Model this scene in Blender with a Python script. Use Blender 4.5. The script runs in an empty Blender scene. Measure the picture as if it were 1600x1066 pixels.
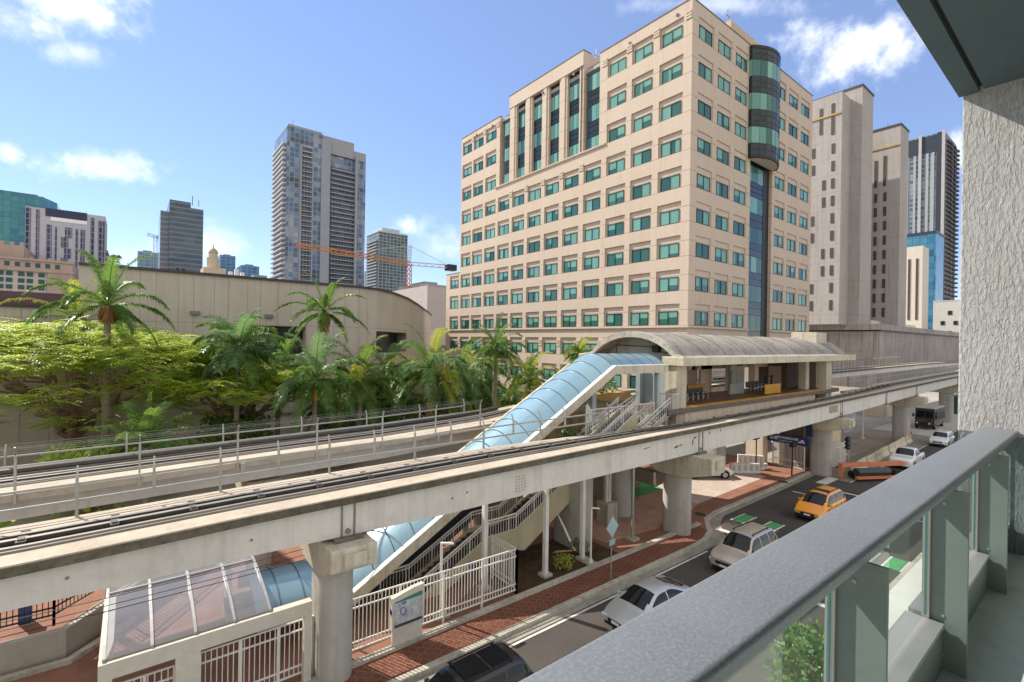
import bpy, bmesh, math, random
from mathutils import Vector, Matrix, noise as mnoise
random.seed(7)
SC = bpy.context.scene
COL = SC.collection
# ---------------------------------------------------------------- camera (u = X along the street, v = Y across it)
FPX, YAW, ROLL, H = 753.5, math.radians(51.684), math.radians(0.914), 12.5
cy, sy = math.cos(YAW), math.sin(YAW); cr, sr = math.cos(ROLL), math.sin(ROLL)
FW = Vector((cy, sy, 0)); R0 = Vector((sy, -cy, 0)); U0 = Vector((0, 0, 1))
RT = R0 * cr + U0 * sr; UP = U0 * cr - R0 * sr
CAMP = Vector((0, 0, H))
cam = bpy.data.cameras.new('camera'); camo = bpy.data.objects.new('camera', cam); COL.objects.link(camo)
cam.sensor_width = 36; cam.lens = FPX / 1600 * 36; cam.clip_start = 0.05; cam.clip_end = 6000
camo.matrix_world = Matrix.Translation(CAMP) @ Matrix((RT, UP, -FW)).transposed().to_4x4()
SC.camera = camo
# ---------------------------------------------------------------- light
SUN = Vector((-0.42, 1.0, 0.97)).normalized()
el = math.asin(SUN.z); az = math.atan2(SUN.x, SUN.y)
sl = bpy.data.lights.new('sun', 'SUN'); sl.energy = 4.6; sl.angle = math.radians(0.5); sl.color = (1, .92, .80)
so = bpy.data.objects.new('sun', sl); COL.objects.link(so)
so.rotation_euler = (-SUN).to_track_quat('-Z', 'Y').to_euler()
SC.view_settings.view_transform = 'Standard'; SC.view_settings.look = 'None'
SC.view_settings.exposure = 0.62; SC.view_settings.gamma = 1; SC.view_settings.use_curve_mapping = False
W = bpy.data.worlds.new('World'); SC.world = W; W.use_nodes = True

def nd(nt, t, **kw):
    n = nt.nodes.new(t)
    for k, v in kw.items():
        if k.startswith('i_'):
            key = k[2:]
            n.inputs[int(key) if key.isdigit() else key].default_value = v
        else: setattr(n, k, v)
    return n
def mth(nt, op, a, b=None, c=None, clamp=False):
    n = nt.nodes.new('ShaderNodeMath'); n.operation = op; n.use_clamp = clamp
    for i, x in enumerate((a, b, c)):
        if x is None: continue
        if isinstance(x, (int, float)): n.inputs[i].default_value = x
        else: nt.links.new(x, n.inputs[i])
    return n.outputs[0]
def mixc(nt, fac, a, b, mode='MIX'):
    n = nt.nodes.new('ShaderNodeMix'); n.data_type = 'RGBA'; n.blend_type = mode
    for sock, x in ((n.inputs[0], fac), (n.inputs[6], a), (n.inputs[7], b)):
        if isinstance(x, (int, float)): sock.default_value = x
        elif isinstance(x, (tuple, list)): sock.default_value = (*x[:3], 1)
        else: nt.links.new(x, sock)
    return n.outputs[2]
def ramp(nt, x, lo, hi, a=0.0, b=1.0):
    n = nt.nodes.new('ShaderNodeMapRange'); n.interpolation_type = 'SMOOTHSTEP'
    n.inputs[1].default_value = lo; n.inputs[2].default_value = hi; n.inputs[3].default_value = a; n.inputs[4].default_value = b
    nt.links.new(x, n.inputs[0]); return n.outputs[0]

def pray(x, y): return FW + RT * ((x - 800) / FPX) + UP * ((533 - y) / FPX)
def pv(x, y, v): r = pray(x, y); return CAMP + r * (v / r.y)
def pu(x, y, u): r = pray(x, y); return CAMP + r * (u / r.x)
def pz(x, y, z): r = pray(x, y); return CAMP + r * ((z - H) / r.z)

# sky: Nishita + procedural clouds placed by direction
nt = W.node_tree; nt.nodes.clear()
out = nd(nt, 'ShaderNodeOutputWorld'); bg = nd(nt, 'ShaderNodeBackground'); nt.links.new(bg.outputs[0], out.inputs[0])
sky = nd(nt, 'ShaderNodeTexSky', sky_type='NISHITA', sun_disc=False, sun_elevation=el, sun_rotation=az, altitude=0, air_density=1.0, dust_density=0.0, ozone_density=3.0)
bg.inputs[1].default_value = 0.15
tc = nd(nt, 'ShaderNodeTexCoord'); gen = tc.outputs['Generated']
nz = nd(nt, 'ShaderNodeTexNoise', i_Scale=9.0, i_Detail=9.0, i_Roughness=.62); nt.links.new(gen, nz.inputs['Vector'])
nz2 = nd(nt, 'ShaderNodeTexNoise', i_Scale=30.0, i_Detail=6.0, i_Roughness=.6); nt.links.new(gen, nz2.inputs['Vector'])
def dotp(vec):
    n = nd(nt, 'ShaderNodeVectorMath', operation='DOT_PRODUCT'); nt.links.new(gen, n.inputs[0]); n.inputs[1].default_value = vec; return n.outputs['Value']
tot = None
CL = [(110, 15, 120, 40, 1.0), (125, 82, 62, 20, .55), (165, 262, 85, 30, 1.0), (12, 236, 22, 16, .9), (1345, 75, 95, 46, 1.15), (1495, 232, 34, 34, 1.0),
      (640, 352, 40, 18, .7), (330, 385, 55, 34, .4), (1130, 8, 130, 12, .42), (700, 385, 70, 30, .4), (220, 400, 60, 25, .35), (1350, -60, 160, 40, .8),
      (2100, 200, 300, 60, .9), (-500, 150, 300, 60, .9), (2600, 100, 300, 120, .9), (600, -500, 400, 120, .7)]
for (x, y, rx, ry, a) in CL:
    d0 = pray(x, y).normalized()
    rt = (RT - d0 * RT.dot(d0)).normalized(); up = d0.cross(rt) * -1
    if up.z < 0: up = -up
    q = 1 + min(((x - 800) / FPX) ** 2, 1.5)
    A = mth(nt, 'MULTIPLY', dotp(rt), FPX * q / (rx * 1.18)); B = mth(nt, 'MULTIPLY', dotp(up), FPX * q ** .5 / (ry * 1.15))
    fr = dotp(d0)
    r2 = mth(nt, 'ADD', mth(nt, 'MULTIPLY', A, A), mth(nt, 'MULTIPLY', B, B))
    r = mth(nt, 'SQRT', r2)
    s = mth(nt, 'ADD', mth(nt, 'SUBTRACT', 1.0, r), mth(nt, 'MULTIPLY', mth(nt, 'SUBTRACT', nz.outputs[0], .5), 2.3))
    s = mth(nt, 'ADD', s, mth(nt, 'MULTIPLY', mth(nt, 'SUBTRACT', nz2.outputs[0], .5), 1.5))
    m = mth(nt, 'MULTIPLY', ramp(nt, s, -.05, 1.35), a)
    m = mth(nt, 'MULTIPLY', m, mth(nt, 'GREATER_THAN', fr, .3))
    tot = m if tot is None else mth(nt, 'MAXIMUM', tot, m)
tot = mth(nt, 'MINIMUM', tot, .97)
SKYMUL = nd(nt, 'ShaderNodeMix', data_type='RGBA', blend_type='MULTIPLY'); SKYMUL.inputs[0].default_value = 1.0
nt.links.new(sky.outputs[0], SKYMUL.inputs[6]); SKYMUL.inputs[7].default_value = (.80, .78, .87, 1)
wh = mixc(nt, tot, mixc(nt, .32, SKYMUL.outputs[2], (2.0, 2.65, 4.35)), (6.6, 6.7, 6.9))
# added unseen cloud bank behind the viewer, a bright fill for shaded faces
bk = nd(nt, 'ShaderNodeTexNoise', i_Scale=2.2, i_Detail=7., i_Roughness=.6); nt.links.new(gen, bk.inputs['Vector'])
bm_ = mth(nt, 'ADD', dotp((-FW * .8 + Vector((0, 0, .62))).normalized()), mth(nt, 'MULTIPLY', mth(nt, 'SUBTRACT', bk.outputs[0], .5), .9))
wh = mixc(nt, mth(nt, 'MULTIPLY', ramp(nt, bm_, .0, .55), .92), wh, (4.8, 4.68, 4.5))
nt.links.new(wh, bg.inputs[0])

# ---------------------------------------------------------------- materials
MATS = {}
def mat(name, base, rough=.7, spec=.5, metal=0., var=.25, vscale=.6, var2=0., v2scale=6., streak=0., bump=0., bscale=40., alpha=1., trans=0., coat=0., dark=None, objco=False, isl=0., emit=None, ior=1.45):
    if name in MATS: return MATS[name]
    m = bpy.data.materials.new(name); m.use_nodes = True; nt = m.node_tree
    b = nt.nodes['Principled BSDF']
    tc = nd(nt, 'ShaderNodeTexCoord'); ge = nd(nt, 'ShaderNodeNewGeometry')
    P = tc.outputs['Object'] if objco else ge.outputs['Position']
    c = (*base, 1); cur = None
    dk = dark if dark else tuple(x * .45 for x in base)
    def noi(scale, det=6., rough=.6, vec=P):
        n = nd(nt, 'ShaderNodeTexNoise', i_Scale=scale, i_Detail=det, i_Roughness=rough); nt.links.new(vec, n.inputs['Vector']); return n.outputs[0]
    cur = base
    if var: cur = mixc(nt, mth(nt, 'MULTIPLY', ramp(nt, noi(vscale), .35, .75), var), cur, dk)
    if var2: cur = mixc(nt, mth(nt, 'MULTIPLY', ramp(nt, noi(v2scale, 8., .7), .42, .72), var2), cur, dk)
    if streak:
        mp = nd(nt, 'ShaderNodeMapping'); mp.inputs['Scale'].default_value = (1.6, 1.6, .07); nt.links.new(P, mp.inputs[0])
        cur = mixc(nt, mth(nt, 'MULTIPLY', ramp(nt, noi(1.3, 7., .65, mp.outputs[0]), .45, .72), streak), cur, dk)
    if isl:
        rnd = ge.outputs['Random Per Island']
        cur = mixc(nt, mth(nt, 'MULTIPLY', rnd, isl), cur, dk)
    if isinstance(cur, tuple): b.inputs['Base Color'].default_value = c
    else: nt.links.new(cur, b.inputs['Base Color'])
    b.inputs['Roughness'].default_value = rough; b.inputs['Metallic'].default_value = metal
    b.inputs['Specular IOR Level'].default_value = spec; b.inputs['Alpha'].default_value = alpha
    b.inputs['Transmission Weight'].default_value = trans; b.inputs['Coat Weight'].default_value = coat; b.inputs['IOR'].default_value = ior
    if coat: b.inputs['Coat Roughness'].default_value = .04
    if emit: b.inputs['Emission Color'].default_value = (*emit[:3], 1); b.inputs['Emission Strength'].default_value = emit[3]
    if bump:
        bp = nd(nt, 'ShaderNodeBump'); bp.inputs['Strength'].default_value = bump; bp.inputs['Distance'].default_value = .02
        nt.links.new(noi(bscale, 8., .6), bp.inputs['Height']); nt.links.new(bp.outputs[0], b.inputs['Normal'])
    MATS[name] = m
    m.diffuse_color = c
    return m
def basecol(m):
    b = m.node_tree.nodes['Principled BSDF']; s = b.inputs['Base Color']
    return (s.links[0].from_socket if s.is_linked else tuple(s.default_value)[:3]), b
def joints(m, period_z=0., z0=0., w=.05, col=(.1, .08, .06), amount=.6, px=0., x0=0., py=0., y0=0.):
    """thin dark panel joints at regular heights / along x / y"""
    nt = m.node_tree; c, b = basecol(m)
    ge = nd(nt, 'ShaderNodeNewGeometry'); sp = nd(nt, 'ShaderNodeSeparateXYZ'); nt.links.new(ge.outputs['Position'], sp.inputs[0])
    sn_ = nd(nt, 'ShaderNodeSeparateXYZ'); nt.links.new(ge.outputs['True Normal'], sn_.inputs[0]); fac = None
    for ax, per, o in ((2, period_z, z0), (0, px, x0), (1, py, y0)):
        for oo in (o if isinstance(o, (list, tuple)) else [o]):
            if not per: continue
            t = mth(nt, 'FLOORED_MODULO', mth(nt, 'SUBTRACT', sp.outputs[ax], oo - w / 2), per)
            l = mth(nt, 'LESS_THAN', t, w)
            l = mth(nt, 'MULTIPLY', l, mth(nt, 'LESS_THAN', mth(nt, 'ABSOLUTE', sn_.outputs[ax]), .6))
            fac = l if fac is None else mth(nt, 'MAXIMUM', fac, l)
    nt.links.new(mixc(nt, mth(nt, 'MULTIPLY', fac, amount), c, col), b.inputs['Base Color'])
    return m
def bricks(m, sx, sz, c1, c2, mort, wob=.0, rot=0., ms=.02):
    nt = m.node_tree; _, b = basecol(m)
    ge = nd(nt, 'ShaderNodeNewGeometry'); mp = nd(nt, 'ShaderNodeMapping'); nt.links.new(ge.outputs['Position'], mp.inputs[0]); mp.inputs['Rotation'].default_value = (0, 0, rot)
    br = nd(nt, 'ShaderNodeTexBrick', i_Scale=1.0); br.inputs['Brick Width'].default_value = sx; br.inputs['Row Height'].default_value = sz
    br.inputs['Mortar Size'].default_value = ms; br.inputs['Color1'].default_value = (*c1, 1); br.inputs['Color2'].default_value = (*c2, 1); br.inputs['Mortar'].default_value = (*mort, 1)
    nt.links.new(mp.outputs[0], br.inputs['Vector'])
    n = nd(nt, 'ShaderNodeTexNoise', i_Scale=.5, i_Detail=8., i_Roughness=.65); nt.links.new(ge.outputs['Position'], n.inputs['Vector'])
    cc = mixc(nt, ramp(nt, n.outputs[0], .35, .75, 0., .55), br.outputs[0], tuple(x * .4 for x in c1))
    nt.links.new(cc, b.inputs['Base Color'])
    return m
def cellglass(name, cols, cw, ch, line=(.2, .2, .2), lw=.12, lh=.25, amt=.8, rough=.15, spec=.35, warp=0.):
    """curtain wall: every bay of the grid takes one of several tones, with mullion and slab lines"""
    m = mat(name, cols[0], rough, spec, var=0.); nt = m.node_tree; b = nt.nodes['Principled BSDF']
    ge = nd(nt, 'ShaderNodeNewGeometry'); ad = nd(nt, 'ShaderNodeVectorMath', operation='ADD'); nt.links.new(ge.outputs['Position'], ad.inputs[0]); ad.inputs[1].default_value = (.37, .37, .0)
    sn = nd(nt, 'ShaderNodeVectorMath', operation='SNAP'); nt.links.new(ad.outputs[0], sn.inputs[0]); sn.inputs[1].default_value = (cw, cw, ch)
    wn = nd(nt, 'ShaderNodeTexWhiteNoise', noise_dimensions='3D'); nt.links.new(sn.outputs[0], wn.inputs['Vector'])
    n = nd(nt, 'ShaderNodeTexNoise', i_Scale=.035, i_Detail=3., i_Distortion=warp); nt.links.new(ge.outputs['Position'], n.inputs['Vector'])
    f = mth(nt, 'ADD', mth(nt, 'MULTIPLY', wn.outputs['Value'], .5), mth(nt, 'MULTIPLY', ramp(nt, n.outputs[0], .3, .7), .5))
    rp = nt.nodes.new('ShaderNodeValToRGB'); rp.color_ramp.interpolation = 'LINEAR'
    for i, c in enumerate(cols):
        e = rp.color_ramp.elements[i] if i < 2 else rp.color_ramp.elements.new(i / (len(cols) - 1)); e.position = i / (len(cols) - 1)
    for i, c in enumerate(cols): rp.color_ramp.elements[i].position = i / (len(cols) - 1); rp.color_ramp.elements[i].color = (*c, 1)
    nt.links.new(f, rp.inputs[0]); nt.links.new(rp.outputs[0], b.inputs['Base Color'])
    joints(m, ch, 0., lh, line, amt, cw, -.37, cw, -.37) if lw else joints(m, ch, 0., lh, line, amt)
    return m
def leafmat(name, a, bcol, tr=.35):
    m = bpy.data.materials.new(name); m.use_nodes = True; nt = m.node_tree; b = nt.nodes['Principled BSDF']
    ge = nd(nt, 'ShaderNodeNewGeometry')
    n = nd(nt, 'ShaderNodeTexNoise', i_Scale=.9, i_Detail=3.); nt.links.new(ge.outputs['Position'], n.inputs['Vector'])
    f = mth(nt, 'ADD', mth(nt, 'MULTIPLY', ge.outputs['Random Per Island'], .6), mth(nt, 'MULTIPLY', ramp(nt, n.outputs[0], .35, .7), .4))
    c = mixc(nt, f, a, bcol)
    nt.links.new(c, b.inputs['Base Color']); b.inputs['Roughness'].default_value = .45; b.inputs['Specular IOR Level'].default_value = .35
    t = nd(nt, 'ShaderNodeBsdfTranslucent'); nt.links.new(mixc(nt, .5, c, tuple(min(1, x * 2.2) for x in bcol)), t.inputs[0])
    mx = nd(nt, 'ShaderNodeMixShader'); mx.inputs[0].default_value = tr
    o = nt.nodes['Material Output']
    nt.links.new(b.outputs[0], mx.inputs[1]); nt.links.new(t.outputs[0], mx.inputs[2]); nt.links.new(mx.outputs[0], o.inputs[0])
    MATS[name] = m; return m
def glassmat(name, tint, see, rough=.03, refl=1.0, diff=None):
    """thin sheet: transparent (tinted) + glossy by fresnel (+ some diffuse)"""
    m = bpy.data.materials.new(name); m.use_nodes = True; nt = m.node_tree; nt.nodes.clear()
    o = nd(nt, 'ShaderNodeOutputMaterial'); t = nd(nt, 'ShaderNodeBsdfTransparent'); t.inputs[0].default_value = (*tint, 1)
    g = nd(nt, 'ShaderNodeBsdfGlossy'); g.inputs['Roughness'].default_value = rough
    fr = nd(nt, 'ShaderNodeFresnel'); fr.inputs[0].default_value = 1.5
    d = nd(nt, 'ShaderNodeBsdfDiffuse'); d.inputs[0].default_value = (*(diff or tint), 1)
    m1 = nd(nt, 'ShaderNodeMixShader'); m1.inputs[0].default_value = see
    nt.links.new(d.outputs[0], m1.inputs[1]); nt.links.new(t.outputs[0], m1.inputs[2])
    m2 = nd(nt, 'ShaderNodeMixShader'); nt.links.new(mth(nt, 'MULTIPLY', fr.outputs[0], refl, clamp=True), m2.inputs[0])
    nt.links.new(m1.outputs[0], m2.inputs[1]); nt.links.new(g.outputs[0], m2.inputs[2]); nt.links.new(m2.outputs[0], o.inputs[0])
    MATS[name] = m; return m

# ---------------------------------------------------------------- mesh helpers
OFF = {}
class MB:
    def __init__(s): s.v = []; s.f = []; s.mi = []; s.cur = 0
    def add(s, vs, fs, mi=None):
        n = len(s.v); s.v += [tuple(p) for p in vs]; s.f += [tuple(n + i for i in f) for f in fs]; s.mi += [s.cur if mi is None else mi] * len(fs); return s
    def quad(s, a, b, c, d, mi=None): return s.add([a, b, c, d], [(0, 1, 2, 3)], mi)
    def poly(s, pts, mi=None): return s.add(pts, [tuple(range(len(pts)))], mi)
    def box(s, x0, x1, y0, y1, z0, z1, mi=None):
        return s.add([(x0, y0, z0), (x1, y0, z0), (x1, y1, z0), (x0, y1, z0), (x0, y0, z1), (x1, y0, z1), (x1, y1, z1), (x0, y1, z1)],
                     [(0, 3, 2, 1), (4, 5, 6, 7), (0, 1, 5, 4), (1, 2, 6, 5), (2, 3, 7, 6), (3, 0, 4, 7)], mi)
    def bar(s, a, b, w, h=None, up=(0, 0, 1), mi=None):
        """box from a to b, width w (sideways) and height h"""
        h = h or w; a = Vector(a); b = Vector(b); d = (b - a).normalized(); u = Vector(up)
        if abs(d.dot(u)) > .99: u = Vector((1, 0, 0))
        r = d.cross(u).normalized(); u = r.cross(d)
        r = r * w / 2; u = u * h / 2
        return s.add([a - r - u, a + r - u, a + r + u, a - r + u, b - r - u, b + r - u, b + r + u, b - r + u],
                     [(0, 1, 2, 3), (7, 6, 5, 4), (0, 4, 5, 1), (1, 5, 6, 2), (2, 6, 7, 3), (3, 7, 4, 0)], mi)
    def tube(s, path, r, n=8, caps=True, mi=None):
        path = [Vector(p) for p in path]; rs = r if isinstance(r, (list, tuple)) else [r] * len(path)
        vs = []; fs = []; u = None
        for i, p in enumerate(path):
            d = (path[min(i + 1, len(path) - 1)] - path[max(i - 1, 0)]).normalized()
            if u is None: u = d.orthogonal().normalized()
            else: u = (u - d * u.dot(d)).normalized()
            w = d.cross(u)
            for k in range(n):
                t = 2 * math.pi * k / n; vs.append(p + (u * math.cos(t) + w * math.sin(t)) * rs[i])
        for i in range(len(path) - 1):
            for k in range(n):
                k2 = (k + 1) % n; fs.append((i * n + k, i * n + k2, (i + 1) * n + k2, (i + 1) * n + k))
        if caps: fs.append(tuple(range(n))[::-1]); fs.append(tuple((len(path) - 1) * n + k for k in range(n)))
        return s.add(vs, fs, mi)
    def cyl(s, a, b, r, n=16, mi=None): return s.tube([a, b], r, n, True, mi)
    def prism(s, pts, a, b, axis, mi=None):
        """extrude a 2-D outline (in the other two axes, in order) from a to b along axis 'x','y','z'"""
        def mk(p, t): return {'x': (t, p[0], p[1]), 'y': (p[0], t, p[1]), 'z': (p[0], p[1], t)}[axis]
        n = len(pts); vs = [mk(p, a) for p in pts] + [mk(p, b) for p in pts]
        fs = [tuple(range(n))[::-1], tuple(range(n, 2 * n))] + [(i, (i + 1) % n, n + (i + 1) % n, n + i) for i in range(n)]
        return s.add(vs, fs, mi)
    def loft(s, rings, closed=True, caps=True, mi=None):
        n = len(rings[0]); vs = [p for r in rings for p in r]; fs = []
        for i in range(len(rings) - 1):
            for k in range(n if closed else n - 1):
                k2 = (k + 1) % n; fs.append((i * n + k, i * n + k2, (i + 1) * n + k2, (i + 1) * n + k))
        if caps and closed: fs.append(tuple(range(n))[::-1]); fs.append(tuple((len(rings) - 1) * n + k for k in range(n)))
        return s.add(vs, fs, mi)
    def build(s, name, m, parent=None, smooth=False, bevel=0., fix=True, ang=40, sub=0):
        me = bpy.data.meshes.new(name); o = bpy.data.objects.new(name, me)
        off = Vector((0, 0, 0))
        if parent is not None: off = OFF.get(parent.name, Vector((0, 0, 0)))
        me.from_pydata([tuple(Vector(p) - off) for p in s.v], [], s.f)
        for mm in (m if isinstance(m, (list, tuple)) else [m]): me.materials.append(mm)
        if any(s.mi): me.polygons.foreach_set('material_index', s.mi)
        if fix:
            bm = bmesh.new(); bm.from_mesh(me); bmesh.ops.recalc_face_normals(bm, faces=bm.faces); bm.to_mesh(me); bm.free()
        if smooth:
            me.polygons.foreach_set('use_smooth', [True] * len(me.polygons))
            try: me.set_sharp_from_angle(angle=math.radians(ang))
            except Exception: pass
        COL.objects.link(o)
        if parent is not None: o.parent = parent; OFF[o.name] = off
        if bevel:
            bv = o.modifiers.new('bevel', 'BEVEL'); bv.width = bevel; bv.segments = 3 if bevel > .03 else 2; bv.limit_method = 'ANGLE'; bv.angle_limit = math.radians(35)
        if sub:
            sb = o.modifiers.new('sub', 'SUBSURF'); sb.levels = sub; sb.render_levels = sub
        return o
def thing(name, label, cat, loc=(0, 0, 0), group=None):
    o = bpy.data.objects.new(name, None); COL.objects.link(o); o.location = loc; o.empty_display_size = .1
    OFF[o.name] = Vector(loc); o['label'] = label; o['category'] = cat
    if group: o['group'] = group
    return o
def tag(o, label, cat, group=None, kind=None):
    if label: o['label'] = label
    if cat: o['category'] = cat
    if group: o['group'] = group
    if kind: o['kind'] = kind
    return o
def struct(o, label=None, cat=None):
    o['kind'] = 'structure'
    if label: o['label'] = label
    if cat: o['category'] = cat
    return o
def dup(root, loc, rotz=None, label=None, group=None):
    c = root.copy(); COL.objects.link(c); c.location = loc
    if rotz is not None: c.rotation_euler = (0, 0, rotz)
    if label: c['label'] = label
    if group: c['group'] = group
    for ch in list(root.children):
        d = ch.copy(); COL.objects.link(d); d.parent = c
        for g in ch.children:
            e = g.copy(); COL.objects.link(e); e.parent = d
    OFF[c.name] = Vector(loc)
    return c
def text(body, size, m, name, parent, matrix, depth=.01, bold=0., spacing=1.):
    cu = bpy.data.curves.new(name, 'FONT'); cu.body = body; cu.size = size; cu.extrude = depth; cu.align_x = 'CENTER'; cu.align_y = 'CENTER'; cu.offset = bold; cu.space_character = spacing
    o = bpy.data.objects.new(name, cu); COL.objects.link(o); cu.materials.append(m)
    if parent is not None:
        o.parent = parent; matrix = Matrix.Translation(-OFF.get(parent.name, Vector((0, 0, 0)))) @ matrix
    bpy.context.view_layer.update()
    me = bpy.data.meshes.new_from_object(o.evaluated_get(bpy.context.evaluated_depsgraph_get()))
    q = bpy.data.objects.new(name, me); COL.objects.link(q)
    if parent is not None: q.parent = parent; OFF[q.name] = OFF.get(parent.name, Vector((0, 0, 0)))
    q.matrix_local = matrix; bpy.data.objects.remove(o, do_unlink=True); q.name = name
    return q
def frame(x, z, loc):
    """matrix with local x = x, local y = z(up), local z = normal"""
    x = Vector(x).normalized(); y = Vector(z).normalized(); n = x.cross(y)
    return Matrix.Translation(loc) @ Matrix((x, y, n)).transposed().to_4x4()
# ================================================================ materials used widely
conc = mat('concrete_grey', (.44, .39, .31), .85, .3, var=.35, vscale=.4, var2=.35, v2scale=3., streak=.45, dark=(.13, .12, .1), bump=.25, bscale=12)
conc_w = mat('concrete_warm', (.56, .51, .41), .85, .3, var=.3, vscale=.5, var2=.3, v2scale=4., streak=.5, dark=(.22, .18, .11), bump=.25, bscale=14)
beamw = mat('beam_paint', (.62, .59, .54), .6, .4, var=.25, vscale=.35, var2=.2, v2scale=2.5, streak=.32, dark=(.27, .25, .21), bump=.08, bscale=6)
moss = mat('mossy_concrete', (.15, .135, .10), .9, .2, var=.6, vscale=1.2, var2=.6, v2scale=7., dark=(.035, .032, .022), bump=.3, bscale=20)
deckc = mat('deck_concrete', (.47, .41, .33), .85, .3, var=.4, vscale=.8, var2=.45, v2scale=5., dark=(.25, .2, .15), bump=.15, bscale=20)
steelg = mat('steel_grey', (.22, .21, .19), .5, .5, .6, var=.4, vscale=3., dark=(.07, .05, .04))
darkrail = mat('dark_rail', (.085, .075, .065), .5, .4, .3, var=.5, vscale=4.)
whitep = mat('white_paint', (.74, .72, .66), .45, .5, var=.3, vscale=1.5, dark=(.4, .36, .3))
black = mat('black_paint', (.015, .015, .016), .45, .5, var=.2)
galv = mat('galvanised', (.42, .42, .40), .4, .5, .5, var=.3, vscale=2.)
asph = mat('asphalt', (.085, .075, .067), .9, .3, var=.45, vscale=.25, var2=.4, v2scale=9., dark=(.026, .025, .025), bump=.3, bscale=60)
kerbm = mat('kerb_concrete', (.52, .48, .40), .85, .3, var=.4, vscale=.7, var2=.55, v2scale=4., dark=(.13, .12, .1), bump=.2)
paintw = mat('road_paint', (.68, .66, .6), .7, .3, var=.5, vscale=2., var2=.45, v2scale=9., dark=(.25, .24, .22))
paintg = mat('green_paint', (.07, .36, .12), .7, .3, var=.4, vscale=1.5, var2=.3, dark=(.05, .14, .06))
pave_n = bricks(mat('brick_paving', (.30, .09, .05), .85, .3, bump=.2), .33, .33, (.20, .075, .045), (.16, .06, .038), (.24, .14, .095), rot=math.radians(45), ms=.018)
pave_p = bricks(mat('plaza_paving', (.46, .2, .13), .85, .3, bump=.15), .9, .9, (.31, .15, .10), (.25, .12, .08), (.23, .13, .09), ms=.03)
cityg = mat('city_ground', (.30, .27, .22), .9, .2, var=.5, vscale=.05, var2=.4, v2scale=.6, dark=(.14, .13, .11))
mulch = mat('mulch', (.10, .065, .04), .95, .1, var=.6, vscale=1.5, var2=.6, v2scale=9., dark=(.03, .02, .014), bump=.6, bscale=25)
clear_far = mat('dark_glass', (.02, .028, .032), .06, .6)
# ================================================================ ground
g = MB(); S = 2600
g.quad((-S, -S, -.02), (S, -S, -.02), (S, S, -.02), (-S, S, -.02)); struct(g.build('ground', cityg))
r = MB(); r.box(-60, 700, 7.4, 15.55, -.2, .0); struct(r.build('road', asph))
r = MB(); r.prism([(34.2, 15.55), (43, 15.55), (52, 15.55), (52.0, 18.3), (43, 18.1), (34.2, 17.9), (32.3, 17.2), (31, 16.2), (30.2, 15.55)], -.2, -.001, 'z')
struct(r.build('road_side_bay', asph))
sw = MB(); sw.box(-60, 700, -6, 7.2, -.2, .14); struct(sw.build('near_pavement', mat('pavement_concrete', (.66, .66, .61), .85, .3, var=.2, vscale=.3, var2=.15, v2scale=4., bump=.1)))
sw = MB(); sw.box(-60, 700, 7.2, 7.4, -.2, .15); struct(sw.build('near_kerb', kerbm))
# far pavement: kerb line follows the bulb
KL = [(-60, 16.0), (27.2, 16.0), (28.8, 16.15), (30.2, 16.6), (31.2, 17.3), (32.2, 18.0), (34, 18.35), (43, 18.5), (53, 18.8)]
def off(pts, d):
    o = []
    for i, p in enumerate(pts):
        a = Vector(pts[max(i - 1, 0)]); b = Vector(pts[min(i + 1, len(pts) - 1)]); t = (b - a).normalized(); o.append((p[0] - t.y * d, p[1] + t.x * d))
    return o
k = MB(); K2 = off(KL, .32); K0 = off(KL, -.45)
for i in range(len(KL) - 1):
    a, b, c, d = KL[i], KL[i + 1], K2[i + 1], K2[i]
    k.prism([a, b, c, d], -.1, .15, 'z')
struct(k.build('kerb', kerbm))
k = MB()
for i in range(len(KL) - 1):
    a, b, c, d = K0[i], K0[i + 1], KL[i + 1], KL[i]
    k.prism([a, b, c, d], -.15, .012, 'z')
struct(k.build('gutter', mat('gutter_concrete', (.36, .34, .29), .9, .3, var=.5, vscale=.8, var2=.5, v2scale=5., dark=(.12, .11, .09))))
p = MB()
p.poly([(x, y, .141) for x, y in K2] + [(53, 36, .141), (-60, 36, .141)]); struct(p.build('plaza', pave_p))
p = MB(); BK = [(x, y) for x, y in K2 if x < 30.8]; p.poly([(x, y, .147) for x, y in BK] + [(30.7, 18.1, .147), (23, 18.02, .147), (9, 17.75, .147), (-60, 17.7, .147)]); struct(p.build('pavement', pave_n))
p = MB(); p.box(-60, 30.7, 17.72, 18.02, .05, .27); struct(p.build('edging_kerb', kerbm))
p = MB(); p.poly([(14.9, 18.1, .16), (22.6, 18.1, .16), (22.6, 22, .16), (14.9, 22, .16)]); o = p.build('planting_bed', mulch); struct(o)
p = MB(); p.poly([(31.5, 24.0, .150), (36.5, 24.0, .150), (36.5, 26.6, .150), (31.5, 26.6, .150)]); struct(p.build('bike_crossing', paintg))
p = MB(); p.poly([(34.5, 20.2, .152), (47, 20.6, .152), (47, 24.9, .152), (36, 24.9, .152), (34.5, 22.6, .152)]); struct(p.build('driveway', mat('driveway_concrete', (.52, .43, .37), .85, .3, var=.4, vscale=.5, var2=.4, v2scale=4.)))
p = MB(); p.poly([(23.2, 19.6, .149), (30, 18.9, .149), (34.5, 20.2, .149), (34.5, 22.6, .149), (36, 24.9, .149), (31, 31, .149), (20, 31, .149)]); struct(p.build('sunlit_tint_paving', bricks(mat('sunlit_tint_paving', (.5, .31, .23), .85, .3, bump=.15), .9, .9, (.52, .32, .24), (.46, .27, .2), (.4, .25, .19), ms=.03)))  # lighter copy of the plaza paving, sunlight put into its colour
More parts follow.
